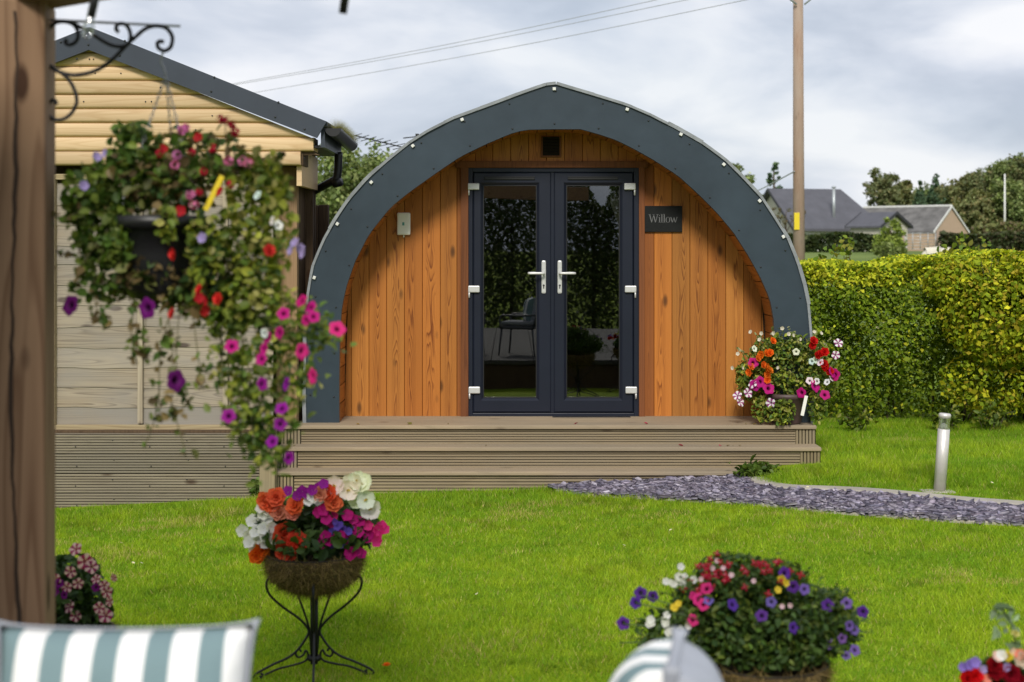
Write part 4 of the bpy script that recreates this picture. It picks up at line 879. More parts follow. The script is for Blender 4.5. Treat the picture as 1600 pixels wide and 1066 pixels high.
zp, ze2 = (385-331)*d1b/F+CZ-o1b.z, (385-357)*d1b/F+CZ-o1b.z
gable_house(h1, Mh2, -2.3, .2, -1.5, 1.5, -.3, ze2+.15, zp-.15, M['slates'], M['render'], over=.25, thick=.14)
d2 = 107.; o2 = gpt(1486, d2); h2 = thing('farm_cottage', o2, 'low far cottage with mottled grey roof, white ridge and blank tan gable end', 'house')
Mh3 = rotm(-42, o2); zr2 = (385-321)*d2/F+CZ-o2.z; ze3 = (385-364)*d2/F+CZ-o2.z
gable_house(h2, Mh3, -7.2, 0, -3.0, 3.0, -.3, ze3, zr2-.15, M['oldslates'], M['tan'], over=.06, thick=.12, ridge=M['verge'])
k = MB(); k.box(-7.2, .05, -.12, .12, zr2-.08, zr2+.06); tf(k, Mh3).build('ridge', M['verge'], h2)
# pale mast among the trees
q = gpt(1570, 110); k = MB(); k.tube([q, q+Vector((0, 0, (385-272)*110/F+CZ-q.z))], [.09, .06], 8); tag(k.build('mast', M['verge'], None, q), 'thin pale upright mast in front of the far right trees', 'mast')

# utility pole with wires
dp = 32.; q = gpt(1249, dp); zt_ = CZ+(385+42)*dp/F; pole = thing('utility_pole', q, 'tall brown timber utility pole with a yellow marker plate behind the hedge', 'utility pole')
k = MB(); k.tube([(q.x, dp, q.z-.1), (q.x-.02, dp, (q.z+zt_)/2), (q.x-.03, dp, zt_)], [.138, .125, .112], 16); k.build('shaft', M['pole'], pole)
k = MB(); tq = P(1242.5, 346, dp); k.box(tq.x-.05, tq.x+.07, dp-.147, dp-.125, tq.z-.19, tq.z+.19, bev=.004); k.build('marker_plate', M['yellow'], pole)
zc = CZ+(385+30)*dp/F; k = MB(); k.box(q.x-1.1, q.x+1.05, dp-.2, dp-.10, zc-.06, zc+.06, bev=.006); k.build('crossarm', M['pole'], pole)
k = MB(); k.tube([(q.x-.09, dp-.16, CZ+(385-9)*dp/F), (q.x-.75, dp-.16, zc-.05)], .022, 6); k.tube([(q.x+.08, dp-.16, CZ+(385-9)*dp/F), (q.x+.72, dp-.16, zc-.05)], .022, 6); k.build('brace', M['galv'], pole)
ins = []
for dx in (-.95, 0, .9):
    k = MB(); k.lathe([(0, 0), (.03, 0), (.06, .04), (.045, .08), (.06, .11), (.03, .17), (0, .18)], (q.x+dx, dp-.15, zc+.06+(.2 if dx == 0 else 0)), 10); k.build('insulator', M['black'], pole); ins.append(Vector((q.x+dx, dp-.15, zc+.2+(.2 if dx == 0 else 0))))
q2 = gpt(20, 58); k = MB(); pole2 = thing('utility_pole', q2, 'brown timber utility pole hidden behind the shelter gable, carrying three wires', 'utility pole'); z2 = CZ+(385-190)*58/F
k.tube([(q2.x, 58, q2.z-.1), (q2.x, 58, z2+.15)], [.14, .115], 12); k.build('shaft', M['pole'], pole2); k = MB(); k.box(q2.x-1.1, q2.x+1.1, 57.9, 58.0, z2-.1, z2); k.build('crossarm', M['pole'], pole2)
for (pxs, lab), i0 in zip((((380, 128, 1025, 0), 'upper thin overhead wire rising to the right across the sky'), ((370, 132, 1072, 0), 'middle thin overhead wire rising to the right across the sky'), ((408, 143, 1165, 0), 'lowest of the three overhead wires above the pod')), ins):
    x0_, y0_, x1_, y1_ = pxs; sl = (y1_-y0_)/(x1_-x0_); pts = []
    for px in np.linspace(20, 1247, 40):
        d_ = 1/(1/58+(px-20)/(1247-20)*(1/dp-1/58)); py = y0_+sl*(px-x0_)+14*math.sin(math.pi*(px-x0_)/(x1_-x0_))*(1 if x0_ < px < x1_ else 0)*.35
        pts.append(P(px, py, d_))
    pts[-1] = i0 if abs(pts[-1].z-i0.z) < 1.2 else pts[-1]
    k = MB(); k.tube(pts, .009, 5); tag(k.build('overhead_wire', M['zinc'], None, pts[0]), lab, 'wire', 'overhead wires')
k = MB(); a, b = P(1241, 268, dp-.13), P(1110, 303, 95); k.tube([a+(b-a)*t_+Vector((0, 0, -.5*math.sin(math.pi*t_))) for t_ in np.linspace(0, 1, 14)], .016, 5)
tag(k.build('overhead_wire', M['zinc'], None, a), 'single low wire leaving the pole leftwards towards the far trees', 'wire', 'overhead wires')

# television aerial on a mast behind the pod
dA = 24.; aer = thing('aerial', gpt(652, dA), 'grey television aerial with many rods poking up behind the pod roof', 'aerial'); k = MB(); b = gpt(652, dA)
k.tube([b, P(652, 210, dA)], .022, 8); k.build('mast', M['galv'], aer)
k = MB(); p0, p1 = P(555, 212, dA+.2), P(640, 233, dA-.1); k.tube([p0, p1, P(652, 236, dA)], .012, 6)
for i in range(9):
    c = p0+(p1-p0)*i/8; hw = .13+.012*i; k.tube([c+Vector((-hw*.7, -.2, -.03-.02)), c+Vector((hw*.7, .2, .05))], .007, 5)
k.tube([P(630, 216, dA), P(657, 213, dA)], .010, 5); k.box(*[v for c in [P(652, 213, dA)] for v in (c.x-.03, c.x+.03, c.y-.03, c.y+.03, c.z-.04, c.z+.04)]); k.build('rods', M['iron'], aer)

# tall conifer screen behind the photographer (seen only in the door glass)
scr = thing('conifer_screen', (0, -11, 0), 'tall dark conifer screen behind the patio, mirrored in the door glass', 'hedge')
n_ = 90000; x = rng.uniform(-9, 9, n_); top = 3.9+.35*np.sin(x*2.1)*np.sin(x*.9+1)+.25*np.sin(x*5.3)-.8*np.clip(1-np.abs(x-2.3)/.6, 0, 1); z = rng.random(n_)**.8*top; y = -10.6-np.abs(rng.normal(0, .5, n_))
leaves('foliage', np.stack([x, y, z], 1), .10, np.array([(.05, .08, .02), (.06, .09, .022), (.075, .10, .028), (.085, .10, .03)]), M['farleaf'], scr, nrm=np.tile(np.array([0, .8, .3]), (n_, 1)), nb=1., elong=1.8, hexa=False)
k = MB()
for i in range(19): xx = -9+i; k.tube([(xx, -11, -.1), (xx, -11, 2.6)], [.07, .02], 6)
k.build('trunks', M['bark'], scr)
# path light
bq = ground_at(1468, 769); bol = thing('bollard_light', bq, 'short leaning brushed-steel bollard light on the lawn beside the path', 'bollard light'); d_ = bq.y; tipv = P(1476.5, 646, d_)-bq; hh = tipv.length; Mb = tipv.to_track_quat('Z', 'Y').to_matrix()
k = MB(); r_ = 9.2*d_/F; k.lathe([(0, -.02), (r_, -.02), (r_, hh*.80), (r_-.004, hh*.803), (0, hh*.803)], bq, 28, M=Mb); k.build('body', M['steel'], bol)
k = MB(); k.lathe([(r_-.002, hh*.803), (r_-.002, hh*.95)], bq, 28, M=Mb); k.build('lens', M['lampglass'], bol)
k = MB(); k.lathe([(0, hh*.803), (r_*.55, hh*.803), (r_*.5, hh*.86), (0, hh*.88)], bq, 20, M=Mb); k.build('reflector', M['white'], bol)
k = MB(); k.lathe([(0, hh*.94), (r_+.001, hh*.94), (r_+.001, hh*.985), (r_-.006, hh), (0, hh)], bq, 28, M=Mb); k.build('cap', M['steel'], bol)
k = MB(); k.box(bq.x-.13, bq.x+.10, bq.y-.07, bq.y+.06, bq.z-.03, bq.z+.012, bev=.008); k.build('base_plate', M['concrete'], bol)

# ================================================================== FLOWERS
FM = {}
def flower_mesh(kind, c1, c2=(.8, .75, .5)):
    """unit-radius bloom facing +Z, vertex coloured"""
    key = (kind, c1, c2)
    if key in FM: return FM[key]
    V = []; Fc = []; C = []; rd = random.Random(hash(kind) % 97)
    def petal(az, tilt, ln, wd, col_a, col_b, cup=.25, base=.05, z0=0.):
        b = len(V); nu, nv = 5, 4
        for i in range(nu):
            u = i/(nu-1); wv = wd*(.25+1.5*u-1.0*u**3 if u < .99 else .42)
            for j in range(nv):
                v = (j/(nv-1)-.5)*2; x_ = base+u*ln*(1-.10*v*v*(u > .8)); y_ = v*wv*.5; z_ = cup*u*u*ln+.12*v*v*wd*u
                p = Vector((x_, y_, z_)); p.rotate(Euler((0, -tilt, 0))); p.rotate(Euler((0, 0, az))); p.z += z0; V.append(p)
                k = u; C.append(tuple(a*(1-k)+b_*k for a, b_ in zip(col_a, col_b)))
        for i in range(nu-1):
            for j in range(nv-1): Fc.append((b+i*nv+j, b+i*nv+j+1, b+(i+1)*nv+j+1, b+(i+1)*nv+j))
    if kind in ('petunia', 'star'):
        ns = 30; rings = [(.05, -.95), (.13, -.6), (.22, -.25), (.42, -.03), (.72, .05), (1., .0)]; dark = tuple(x*.25 for x in c1)
        for ri, (r_, z_) in enumerate(rings):
            for k in range(ns):
                a = 2*math.pi*k/ns; lob = 1+.09*math.cos(5*a)*(ri > 3); wv = .07*math.sin(10*a+1)*(ri > 4)+.03*math.sin(3*a)*(ri > 3)
                V.append((r_*lob*math.cos(a), r_*lob*math.sin(a), z_+wv))
                if kind == 'star': cc = c2 if math.cos(5*a) > .25 and ri > 1 else c1
                else: cc = dark if ri in (1, 2) else ((.10, .16, .04) if ri == 0 else c1)
                C.append(cc)
        for i in range(len(rings)-1):
            for k in range(ns): Fc.append((i*ns+k, i*ns+(k+1) % ns, (i+1)*ns+(k+1) % ns, (i+1)*ns+k))
    elif kind == 'double':
        for ly, (n_, tl, ln) in enumerate(((6, .10, 1.), (6, .45, .85), (5, .85, .62), (4, 1.2, .42))):
            for i in range(n_): petal(2*math.pi*(i+.5*(ly % 2))/n_+rd.uniform(-.1, .1), tl+rd.uniform(-.1, .1), ln, .95*ln, tuple(x*.75 for x in c1), c1, .2, .03, .03*ly)
    elif kind == 'single':
        for i in range(5): petal(2*math.pi*i/5, .18, .95, .95, c2, c1, .1, .04)
    elif kind == 'begonia':
        for i in range(4): petal(math.pi*i/2+.3, .2, 1., 1.15, c1, c1, .25, .0)
        for i in range(10): petal(rd.uniform(0, 6.28), 1.1+rd.uniform(-.3, .3), .3, .16, c2, c2, .1, .0, .05)
    elif kind == 'cluster':
        for i in range(16):
            d = Vector((rd.gauss(0, 1), rd.gauss(0, 1), rd.gauss(.3, .8))).normalized()*.72; b0 = len(V); q_ = d.to_track_quat('Z', 'Y'); s_ = .42
            for j in range(5):
                petal(2*math.pi*j/5+i, .15, .95, .9, tuple(x*.8 for x in c1), c1, .05, .03)
            for j in range(b0, len(V)): p = Vector(V[j])*s_; p.rotate(q_); V[j] = p+d
    elif kind == 'bell':                                 # fuchsia: swept sepals over a paler skirt
        for i in range(4): petal(math.pi*i/2, -.5, 1.0, .42, c1, c1, -.2, .02)
        for i in range(5): petal(2*math.pi*i/5, -1.2, .75, .6, c2, c2, -.1, .05, -.05)
    me = bpy.data.meshes.new('flower'); me.from_pydata([tuple(v) for v in V], [], Fc); me.materials.append(M['petal'])
    at = me.color_attributes.new('Col', 'FLOAT_COLOR', 'POINT'); at.data.foreach_set('color', [x for c in C for x in tuple(c)+(1,)])
    me.polygons.foreach_set('use_smooth', [True]*len(Fc)); FM[key] = me; return me
CRIM, RED, CORAL, ORANGE, SALMON = (.50, .012, .05), (.66, .014, .012), (.92, .17, .07), (.92, .22, .02), (.88, .28, .20)
MAG, PINK, HOT, PURP, VIO, LIL, WHITE, CREAM, YEL = (.48, .012, .20), (.72, .22, .46), (.66, .03, .22), (.16, .008, .16), (.10, .03, .28), (.38, .30, .60), (.82, .82, .80), (.84, .80, .66), (.80, .60, .05)
fl_rng = random.Random(3)
def bloom(root, px, py, d, kind, c1, rpx, c2=(.8, .75, .5), face=None, jit=.5):
    c1 = tuple(x*fl_rng.choice((.82, .92, 1., 1.)) for x in c1) if kind != 'single' else c1
    o = link(bpy.data.objects.new('flower', flower_mesh(kind, c1, c2))); o.parent = root
    o.location = P(px, py, d)-ORI[root.name]; r_ = rpx*d/F*fl_rng.uniform(.9, 1.12); o.scale = (r_, r_, r_)
    n = Vector(face) if face else Vector((fl_rng.uniform(-jit, jit), -1, fl_rng.uniform(-.1, .75)))
    q_ = n.to_track_quat('Z', 'Y') @ Euler((0, 0, fl_rng.uniform(0, 6.28))).to_quaternion(); o.rotation_euler = q_.to_euler(); return o
def blob(px, py, d, rx, ry, n_, rd=None, shell=.35):
    c = P(px, py, d); s_ = d/F; return ellipsoid_pts(c, (rx*s_, (rd or rx)*s_, ry*s_), n_, shell)
def trail(mb, pts, n_, spread, acc, r_=.0016):
    ln = smooth_path(pts, 5); mb.tube(ln, r_, 4)
    for _ in range(n_): q = ln[random.randrange(len(ln))]; acc.append((q.x+random.gauss(0, spread), q.y+random.gauss(0, spread), q.z+random.gauss(0, spread)))
LG = np.array([(.075, .14, .022), (.10, .17, .028), (.055, .105, .02), (.15, .20, .03), (.12, .16, .035)])
LY = np.array([(.22, .27, .03), (.29, .31, .04), (.14, .20, .025), (.34, .32, .09), (.10, .15, .025)])
LB = np.array([(.17, .12, .05), (.22, .16, .07), (.12, .085, .04), (.13, .14, .04)])
LD = np.array([(.035, .075, .02), (.05, .095, .022), (.065, .115, .025)])

# ---- wrought-iron basket stands on the lawn
def stand_mesh(c0, rim_z, rr):
    """scroll stand: c0 foot centre on the grass, traced leg profiles in units of the height"""
    k = MB(); H = rim_z*.80; A = [(.335, .985), (.35, .945), (.40, .935), (.43, .975), (.40, 1.03), (.36, 1.06), (.455, .98), (.475, .90), (.43, .80), (.30, .68), (.17, .585), (.085, .50), (.055, .43), (.10, .34), (.17, .25), (.26, .18), (.40, .12), (.55, .045), (.60, .0), (.585, -.03), (.53, -.035), (.50, .0), (.53, .035)]
    A = A[2:]
    Bc = [(.05, .86), (.075, .885), (.06, .93), (.12, .945), (.165, .90), (.165, .82), (.11, .66), (.06, .50), (.04, .36), (.03, .22)]
    Cc = [(.13, .235), (.155, .265), (.185, .22), (.16, .18), (.11, .20), (.085, .245), (.06, .20), (.09, .14), (.20, .105), (.36, .07), (.50, .01), (.56, -.01)]
    parts = []
    for j in range(4):
        a = math.pi/2*j+.12; ca, sa = math.cos(a), math.sin(a); k = MB()
        for prof, r_ in ((A, .0058), (Bc, .005), (Cc, .005)):
            k.tube(smooth_path([Vector((c0[0]+ca*r*H, c0[1]+sa*r*H, c0[2]+.012+max(z, -.01)*H)) for r, z in prof], 4), r_, 8)
        parts.append(k)
    pc = MB(); 
    for j in range(4):
        a = math.pi/2*j+.8; pc.tube([(c0[0]+.013*math.cos(a), c0[1]+.013*math.sin(a), c0[2]+.14*H), (c0[0]+.013*math.cos(a), c0[1]+.013*math.sin(a), c0[2]+.93*H)], .008, 8)
    pc.lathe([(0, .17*H), (.03, .17*H), (.03, .22*H), (0, .22*H)], c0, 12); pc.lathe([(0, .90*H), (.034, .90*H), (.034, .95*H), (0, .95*H)], c0, 12)
    return parts, pc
def stand(c0, rim_z, rr, label):
    s_ = thing('basket_stand', c0, label, 'plant stand', 'scrolled iron basket stands on the lawn'); parts, pc = stand_mesh(c0, rim_z, rr); pc.build('pole', M['iron'], s_)
    for k in parts: k.build('leg', M['iron'], s_)
    return s_
def coir_basket(root, c, rr, dep):
    """fuzzy moss and coir bowl: c rim centre"""
    k = MB(); prof = [(rr*math.sin(a)**.8, -dep*math.cos(a)) for a in np.linspace(.02, math.pi/2, 14)]+[(rr*.93, .0), (rr*.9, -.04), (0, -.05)]
    k.lathe(prof, c, 40); o = k.build('liner', M['coir'], root)
    n_ = 9000; th_ = rng.uniform(0, 6.283, n_); ph = np.arccos(rng.uniform(.001, .995, n_)); nr = np.stack([np.sin(ph)*np.cos(th_), np.sin(ph)*np.sin(th_), -np.cos(ph)], 1)
    b0 = np.array(c)+nr*np.array([rr, rr, dep])*np.stack([np.sin(ph)**-.2]*2+[np.ones(n_)], 1)*.985; t_ = unit(rng.normal(size=(n_, 3))+nr*.55+np.array([0, 0, -.3])); ln = rng.uniform(.015, .07, n_)[:, None]; sd = np.cross(t_, nr)*.0019
    cc = np.array([(.16, .11, .04), (.26, .18, .065), (.12, .11, .03), (.08, .055, .02), (.34, .24, .10)])[rng.integers(0, 5, n_)]
    np_mesh('fibres', np.stack([b0-sd, b0+sd, b0+t_*ln], 1).reshape(-1, 3), np.arange(n_*3).reshape(-1, 3), 3, np.repeat(cc, 3, 0), M['fibre'], o)
    w_ = MB()
    for zf in (0, .45, .8): w_.tube([(c[0]+rr*1.005*math.cos(a)*math.sqrt(1-zf**2), c[1]+rr*1.005*math.sin(a)*math.sqrt(1-zf**2), c[2]-dep*zf) for a in np.linspace(0, 2*math.pi, 33)], .0025, 5)
    w_.build('wire_frame', M['iron'], root); return o
def basket(px, rim_py, d, rr, dep, lab, sl):
    c = P(px, rim_py, d); g0 = Vector((c.x, c.y, float(gz(c.x, c.y)))); stand(g0, c.z-dep*.72-g0.z+.13, rr, sl)
    b = thing('flower_basket', c-Vector((0, 0, dep)), lab, 'flower basket', 'coir flower baskets on stands'); coir_basket(b, c, rr, dep); return b, c

# basket 1: coral and white begonias with pink busy lizzies
d1_ = 6.6; b1_, c1_ = basket(491, 862, d1_, .228, .19, 'coir basket of coral and white begonias with magenta busy lizzies', 'black scrolled iron stand carrying the coral, white and magenta flower basket')
bl = [blob(491, 835, d1_, 88, 34, 420), blob(440, 815, d1_, 45, 35, 160), blob(545, 825, d1_, 48, 32, 180), blob(500, 795, d1_, 60, 28, 200)]
leaves('foliage', np.concatenate([a for a, b in bl]), .055, LD, M['leaf'], b1_, nrm=np.concatenate([b for a, b in bl]), nb=.7, elong=1.6)
F1 = [('double', CORAL, 16, [(417, 782), (432, 777), (463, 791), (520, 785), (516, 770), (428, 790)]), ('double', SALMON, 14, [(437, 801), (458, 802), (500, 772)]), ('double', (.95, .11, .05), 20, [(443, 834), (450, 860), (463, 848)]), ('double', ORANGE, 14, [(401, 868), (408, 860)]),
      ('begonia', CREAM, 17, [(522, 759), (552, 757), (543, 766), (571, 781), (578, 795), (560, 778), (567, 757), (557, 752)]), ('single', WHITE, 11, [(484, 781), (490, 776), (499, 780), (395, 815), (405, 820), (420, 812), (412, 826), (400, 832), (416, 838), (424, 824), (391, 848), (397, 856), (415, 850), (422, 846), (379, 829), (412, 803), (419, 797), (405, 842), (388, 836), (428, 834), (430, 852), (408, 795), (425, 803)]),
      ('single', MAG, 10, [(498, 800), (505, 797), (510, 812), (518, 816), (510, 838), (504, 848), (514, 846), (530, 838), (540, 841), (536, 850), (546, 836), (556, 827), (560, 833), (552, 811), (543, 806), (562, 816), (545, 862), (556, 861), (565, 866), (550, 868), (574, 842), (578, 836)]), ('single', HOT, 10, [(575, 822), (582, 830), (597, 822), (592, 828), (601, 828), (588, 846), (590, 838), (520, 808)]), ('single', (.26, .012, .26), 10, [(450, 769), (472, 768), (480, 772), (487, 766), (501, 762), (506, 757), (465, 775)]),
      ('single', (.12, .07, .42), 6.5, [(524, 815), (531, 821), (538, 828), (545, 831), (527, 824), (548, 825), (525, 846), (533, 851), (520, 851), (541, 846), (530, 830), (518, 830)])]
for kind, c_, r_, lst in F1:
    for px, py in lst: bloom(b1_, px, py, d1_-.20+.12*abs(px-491)/100+fl_rng.uniform(-.02, .02), kind, c_, r_, (.75, .6, .15) if kind == 'begonia' else tuple(x*.8 for x in c_))
# basket 2: fuchsias, petunias and alyssum in front of the right-hand chair
d2_ = 4.9; b2_, c2_ = basket(1196, 1030, d2_, .215, .18, 'coir basket of crimson fuchsia, violet petunias and white flowers', 'black iron stand under the basket of fuchsias and violet petunias')
bl = [blob(1190, 985, d2_, 150, 55, 2600, 110), blob(1130, 940, d2_, 80, 50, 1300), blob(1250, 960, d2_, 90, 45, 1400), blob(1150, 900, d2_, 65, 36, 620), blob(1215, 905, d2_, 50, 32, 420), blob(1040, 985, d2_, 45, 40, 300), blob(1305, 985, d2_, 40, 35, 300), blob(1200, 1015, d2_, 110, 20, 420, 90)]
leaves('foliage', np.concatenate([a for a, b in bl]), .027, np.concatenate([LD, LD*1.2, LG, LG*.8]), M['leaf'], b2_, nrm=np.concatenate([b for a, b in bl]), nb=.5, elong=1.9)
k = MB()
for px, py in ((974, 975), (968, 1005), (993, 942), (1001, 930), (1348, 957), (1350, 1000), (1297, 930), (1310, 940), (1335, 960), (1290, 925)):
    a = c2_+Vector((0, -.05, .05)); e_ = P(px, py, d2_-.05); k.tube(smooth_path([a, (a+e_)/2+Vector((0, -.05, .03)), e_], 4), .0022, 5, c=(0, 0, 0))
acc_ = []
for i in range(70):
    a_ = random.uniform(-.25, math.pi+.25); ex_ = P(1175+math.cos(a_)*random.uniform(130, 190), 985-math.sin(a_)*random.uniform(85, 118), d2_+random.uniform(-.2, .2)); st_ = c2_+(ex_-c2_)*.55; trail(k, [st_, (st_+ex_)/2+Vector((random.uniform(-.02, .02), 0, .02)), ex_], 13, .010, acc_)
leaves('sprigs', acc_, .022, np.concatenate([LD*1.3, LG]), M['leaf'], b2_, elong=2.1)
k.build('stems', plain('green_stem', (.05, .09, .02), .6), b2_)
def scat(cx, cy, rx, ry, n_): return [(cx+fl_rng.gauss(0, rx*.5), cy+fl_rng.gauss(0, ry*.5)) for _ in range(n_)]
F2 = [('bell', (.40, .012, .035), 8.5, scat(1115, 900, 60, 36, 30)+scat(1205, 888, 38, 22, 8)+[(1119, 866), (1108, 872), (1128, 878), (1097, 885), (1215, 880), (1217, 876), (1252, 897)]), ('single', (.8, .55, .6), 4.5, [(1120, 876), (1130, 888), (1113, 888), (1143, 899), (1178, 908), (1235, 946), (1222, 948), (1095, 905)]),
      ('single', WHITE, 7, scat(1056, 908, 24, 18, 11)+scat(1025, 968, 24, 12, 8)+scat(1060, 992, 28, 16, 9)), ('petunia', HOT, 9, [(1085, 932), (1092, 937), (1099, 945), (1083, 969), (1104, 920)]),
      ('petunia', VIO, 9.5, [(1001, 927), (993, 942), (1020, 932), (974, 974), (1239, 917), (1190, 962), (1240, 981), (1293, 946), (1348, 956), (1145, 945), (1226, 896)]), ('petunia', (.20, .12, .42), 8, [(1257, 921), (1335, 985), (1316, 998), (1328, 978), (1205, 941), (1107, 938), (1336, 1016), (1322, 1024), (1295, 1006), (1323, 943)]), ('single', YEL, 7, [(1222, 904), (1228, 911), (1215, 922), (1053, 950), (1060, 944)])]
for kind, c_, r_, lst in F2:
    for px, py in lst: bloom(b2_, px, py, d2_-.24+.16*abs(px-1190)/180+.10*max(0, 960-py)/90, kind, c_, r_, (.8, .35, .4) if kind == 'bell' else tuple(x*.8 for x in c_), jit=.6)
# basket 3: striped petunias behind the post
d3_ = 5.7; b3_, c3_ = basket(98, 985, d3_, .20, .17, 'basket of pink and burgundy star-striped petunias, half hidden by the timber post', 'black iron stand under the star-striped petunias by the timber post')
bl = [blob(95, 945, d3_, 78, 55, 900), blob(110, 905, d3_, 50, 40, 420), blob(140, 960, d3_, 35, 35, 300), blob(60, 930, d3_, 60, 60, 500)]
leaves('foliage', np.concatenate([a for a, b in bl]), .036, LD, M['leaf'], b3_, nrm=np.concatenate([b for a, b in bl]), nb=.5, elong=1.7)
for px, py, r_ in ((118, 858, 11), (133, 878, 12), (143, 886, 10), (110, 894, 9), (178, 903, 7), (163, 915, 8), (167, 925, 9), (171, 940, 9), (155, 950, 9), (165, 962, 10), (104, 918, 9), (122, 912, 8), (108, 948, 9), (118, 963, 8), (88, 905, 8), (150, 905, 7)): bloom(b3_, px, py, d3_-.16, 'star', (.30, .02, .10), r_, (.72, .48, .46), jit=.7)
for px, py in ((92, 912), (150, 918), (100, 930), (85, 925)): bloom(b3_, px, py, d3_-.17, 'petunia', PURP, 7)
# basket 4: red and violet at the lower right corner
d4_ = 4.3; b4_, c4_ = basket(1625, 1105, d4_, .20, .17, 'basket of red and violet flowers with a tall grey-green stalk, at the lower right corner', 'black iron stand under the red and violet basket at lower right')
bl = [blob(1600, 1075, d4_, 90, 35, 700), blob(1570, 1050, d4_, 35, 18, 120)]; ln = [P(1592, 1060, d4_), P(1588, 1010, d4_), P(1580, 975, d4_), P(1566, 952, d4_)]
k = MB(); k.tube(smooth_path(ln, 4), .003, 5); k.build('stems', bpy.data.materials['green_stem'], b4_)
pts = np.concatenate([a for a, b in bl]); leaves('foliage', pts, .036, LD, M['leaf'], b4_, elong=1.7)
tl_ = [tuple(P(x_, y_, d4_)) for x_, y_ in ((1558, 952), (1570, 950), (1580, 956), (1552, 960), (1575, 968), (1566, 975), (1583, 980), (1571, 985), (1554, 989), (1560, 990), (1590, 985), (1588, 1007), (1592, 1004), (1578, 1012), (1562, 964), (1588, 965))]
leaves('stalk_leaves', tl_, .038, np.array([(.22, .30, .17), (.17, .25, .13), (.13, .20, .08)]), M['leaf'], b4_, elong=2.0, nrm=np.tile(np.array([0, -1., .6]), (len(tl_), 1)), nb=1.)
for px, py, kd, c_, r_ in ((1504, 1042, 'single', (.24, .16, .55), 9), (1513, 1039, 'single', (.24, .16, .55), 9), (1523, 1035, 'single', (.26, .18, .58), 10), (1535, 1046, 'single', LIL, 8), (1572, 1042, 'single', LIL, 8), (1512, 1060, 'double', (.70, .008, .012), 14), (1524, 1055, 'double', (.70, .008, .012), 14), (1540, 1062, 'single', SALMON, 10), (1553, 1040, 'double', (.28, .004, .012), 15), (1556, 1050, 'double', (.28, .004, .012), 13), (1580, 1053, 'double', (.25, .004, .015), 16), (1590, 1062, 'double', (.25, .004, .015), 14),
                          (1557, 1026, 'single', (.80, .52, .45), 10), (1565, 1024, 'single', WHITE, 9), (1574, 1026, 'double', YEL, 9), (1582, 1018, 'single', (.8, .6, .45), 7), (1598, 1030, 'double', (.82, .62, .55), 14), (1593, 1022, 'single', SALMON, 9)): bloom(b4_, px, py, d4_-.12, kd, c_, r_, tuple(x*.8 for x in c_))
o_ = bloom(b4_, 1586, 990, d4_-.02, 'double', (.75, .70, .28), 7); o_.name = 'flower_bud'; o_.scale.x *= .7
# planter on the deck
d5_ = 11.36; c5_ = P(1229, 616, d5_); b5_ = thing('flower_pot', (c5_.x, d5_+.02, zdeck), 'brown pot spilling orange, red, white and magenta petunias on the deck corner', 'flower pot')
k = MB(); k.lathe([(0, 0), (.115, 0), (.12, .01), (.158, .20), (.168, .205), (.168, .24), (.155, .24), (.15, .21), (0, .20)], (c5_.x, d5_+.02, zdeck+.002), 28); k.build('pot', M['pot'], b5_)
k = MB(); k.box(-.013, .013, -.002, .002, -.09, .07, M=Matrix.Translation(P(1257, 632, 11.17)) @ Euler((0, R(12), 0)).to_matrix().to_4x4()); k.build('plant_label', M['white'], b5_)
bl = [blob(1229, 575, d5_, 68, 48, 1500, 34), blob(1180, 595, d5_, 32, 42, 500, 25), blob(1280, 590, d5_, 34, 40, 520, 25), blob(1222, 643, d5_-.16, 24, 22, 260, 12), blob(1190, 640, d5_-.12, 16, 22, 150, 10), blob(1276, 635, d5_-.1, 16, 28, 180, 10), blob(1230, 545, d5_, 62, 24, 600, 30), blob(1161, 585, d5_, 14, 22, 120, 12)]
leaves('foliage', np.concatenate([a for a, b in bl]), .040, np.concatenate([LG, LY*1.25, LY]), M['leaf'], b5_, nrm=np.concatenate([b for a, b in bl]), nb=.5, elong=2.0)
k = MB(); tt = []
for i in range(46):
    a = P(1229+random.gauss(0, 34), 565+random.gauss(0, 10), d5_+random.uniform(-.15, .15)); e_ = a+Vector((random.gauss(0, .04)+(a.x-c5_.x)*.25, random.uniform(-.05, .05), random.uniform(.10, .22))); ln = smooth_path([a, (a+e_)/2+Vector((.01, 0, .02)), e_], 3); k.tube(ln, .0022, 4)
    tt += [tuple(q) for q in ln[2:]]*2
k.build('stems', bpy.data.materials['green_stem'], b5_); leaves('shoot_leaves', tt, .028, np.array([(.30, .33, .12), (.38, .36, .20), (.20, .25, .06)]), M['leaf'], b5_, elong=2.2)
F5 = [('double', ORANGE, 6.5, [(1207, 533), (1190, 554), (1184, 560), (1197, 552), (1203, 552), (1173, 573), (1171, 582), (1192, 570), (1197, 574), (1202, 579), (1200, 586), (1199, 594)]), ('double', RED, 7, [(1271, 533), (1269, 540), (1281, 553), (1288, 550), (1276, 556), (1287, 569), (1291, 574), (1296, 581)]), ('petunia', MAG, 9, [(1304, 586), (1301, 582), (1188, 597), (1180, 602), (1201, 607), (1177, 567), (1252, 614), (1289, 617), (1274, 603)]),
      ('petunia', WHITE, 5.5, [(1244, 550), (1268, 565), (1274, 563), (1281, 566), (1265, 595), (1276, 596), (1292, 597), (1299, 590), (1179, 545)]), ('star', (.30, .05, .20), 7, [(1169, 614), (1152, 618), (1157, 628), (1204, 630), (1310, 536), (1306, 555), (1176, 600)]), ('single', (.72, .66, .55), 3.4, [(1173, 519), (1222, 513), (1232, 522), (1239, 524), (1209, 521), (1272, 519), (1283, 521), (1153, 553), (1145, 575), (1190, 521), (1160, 575), (1187, 531), (1216, 575), (1250, 530)])]
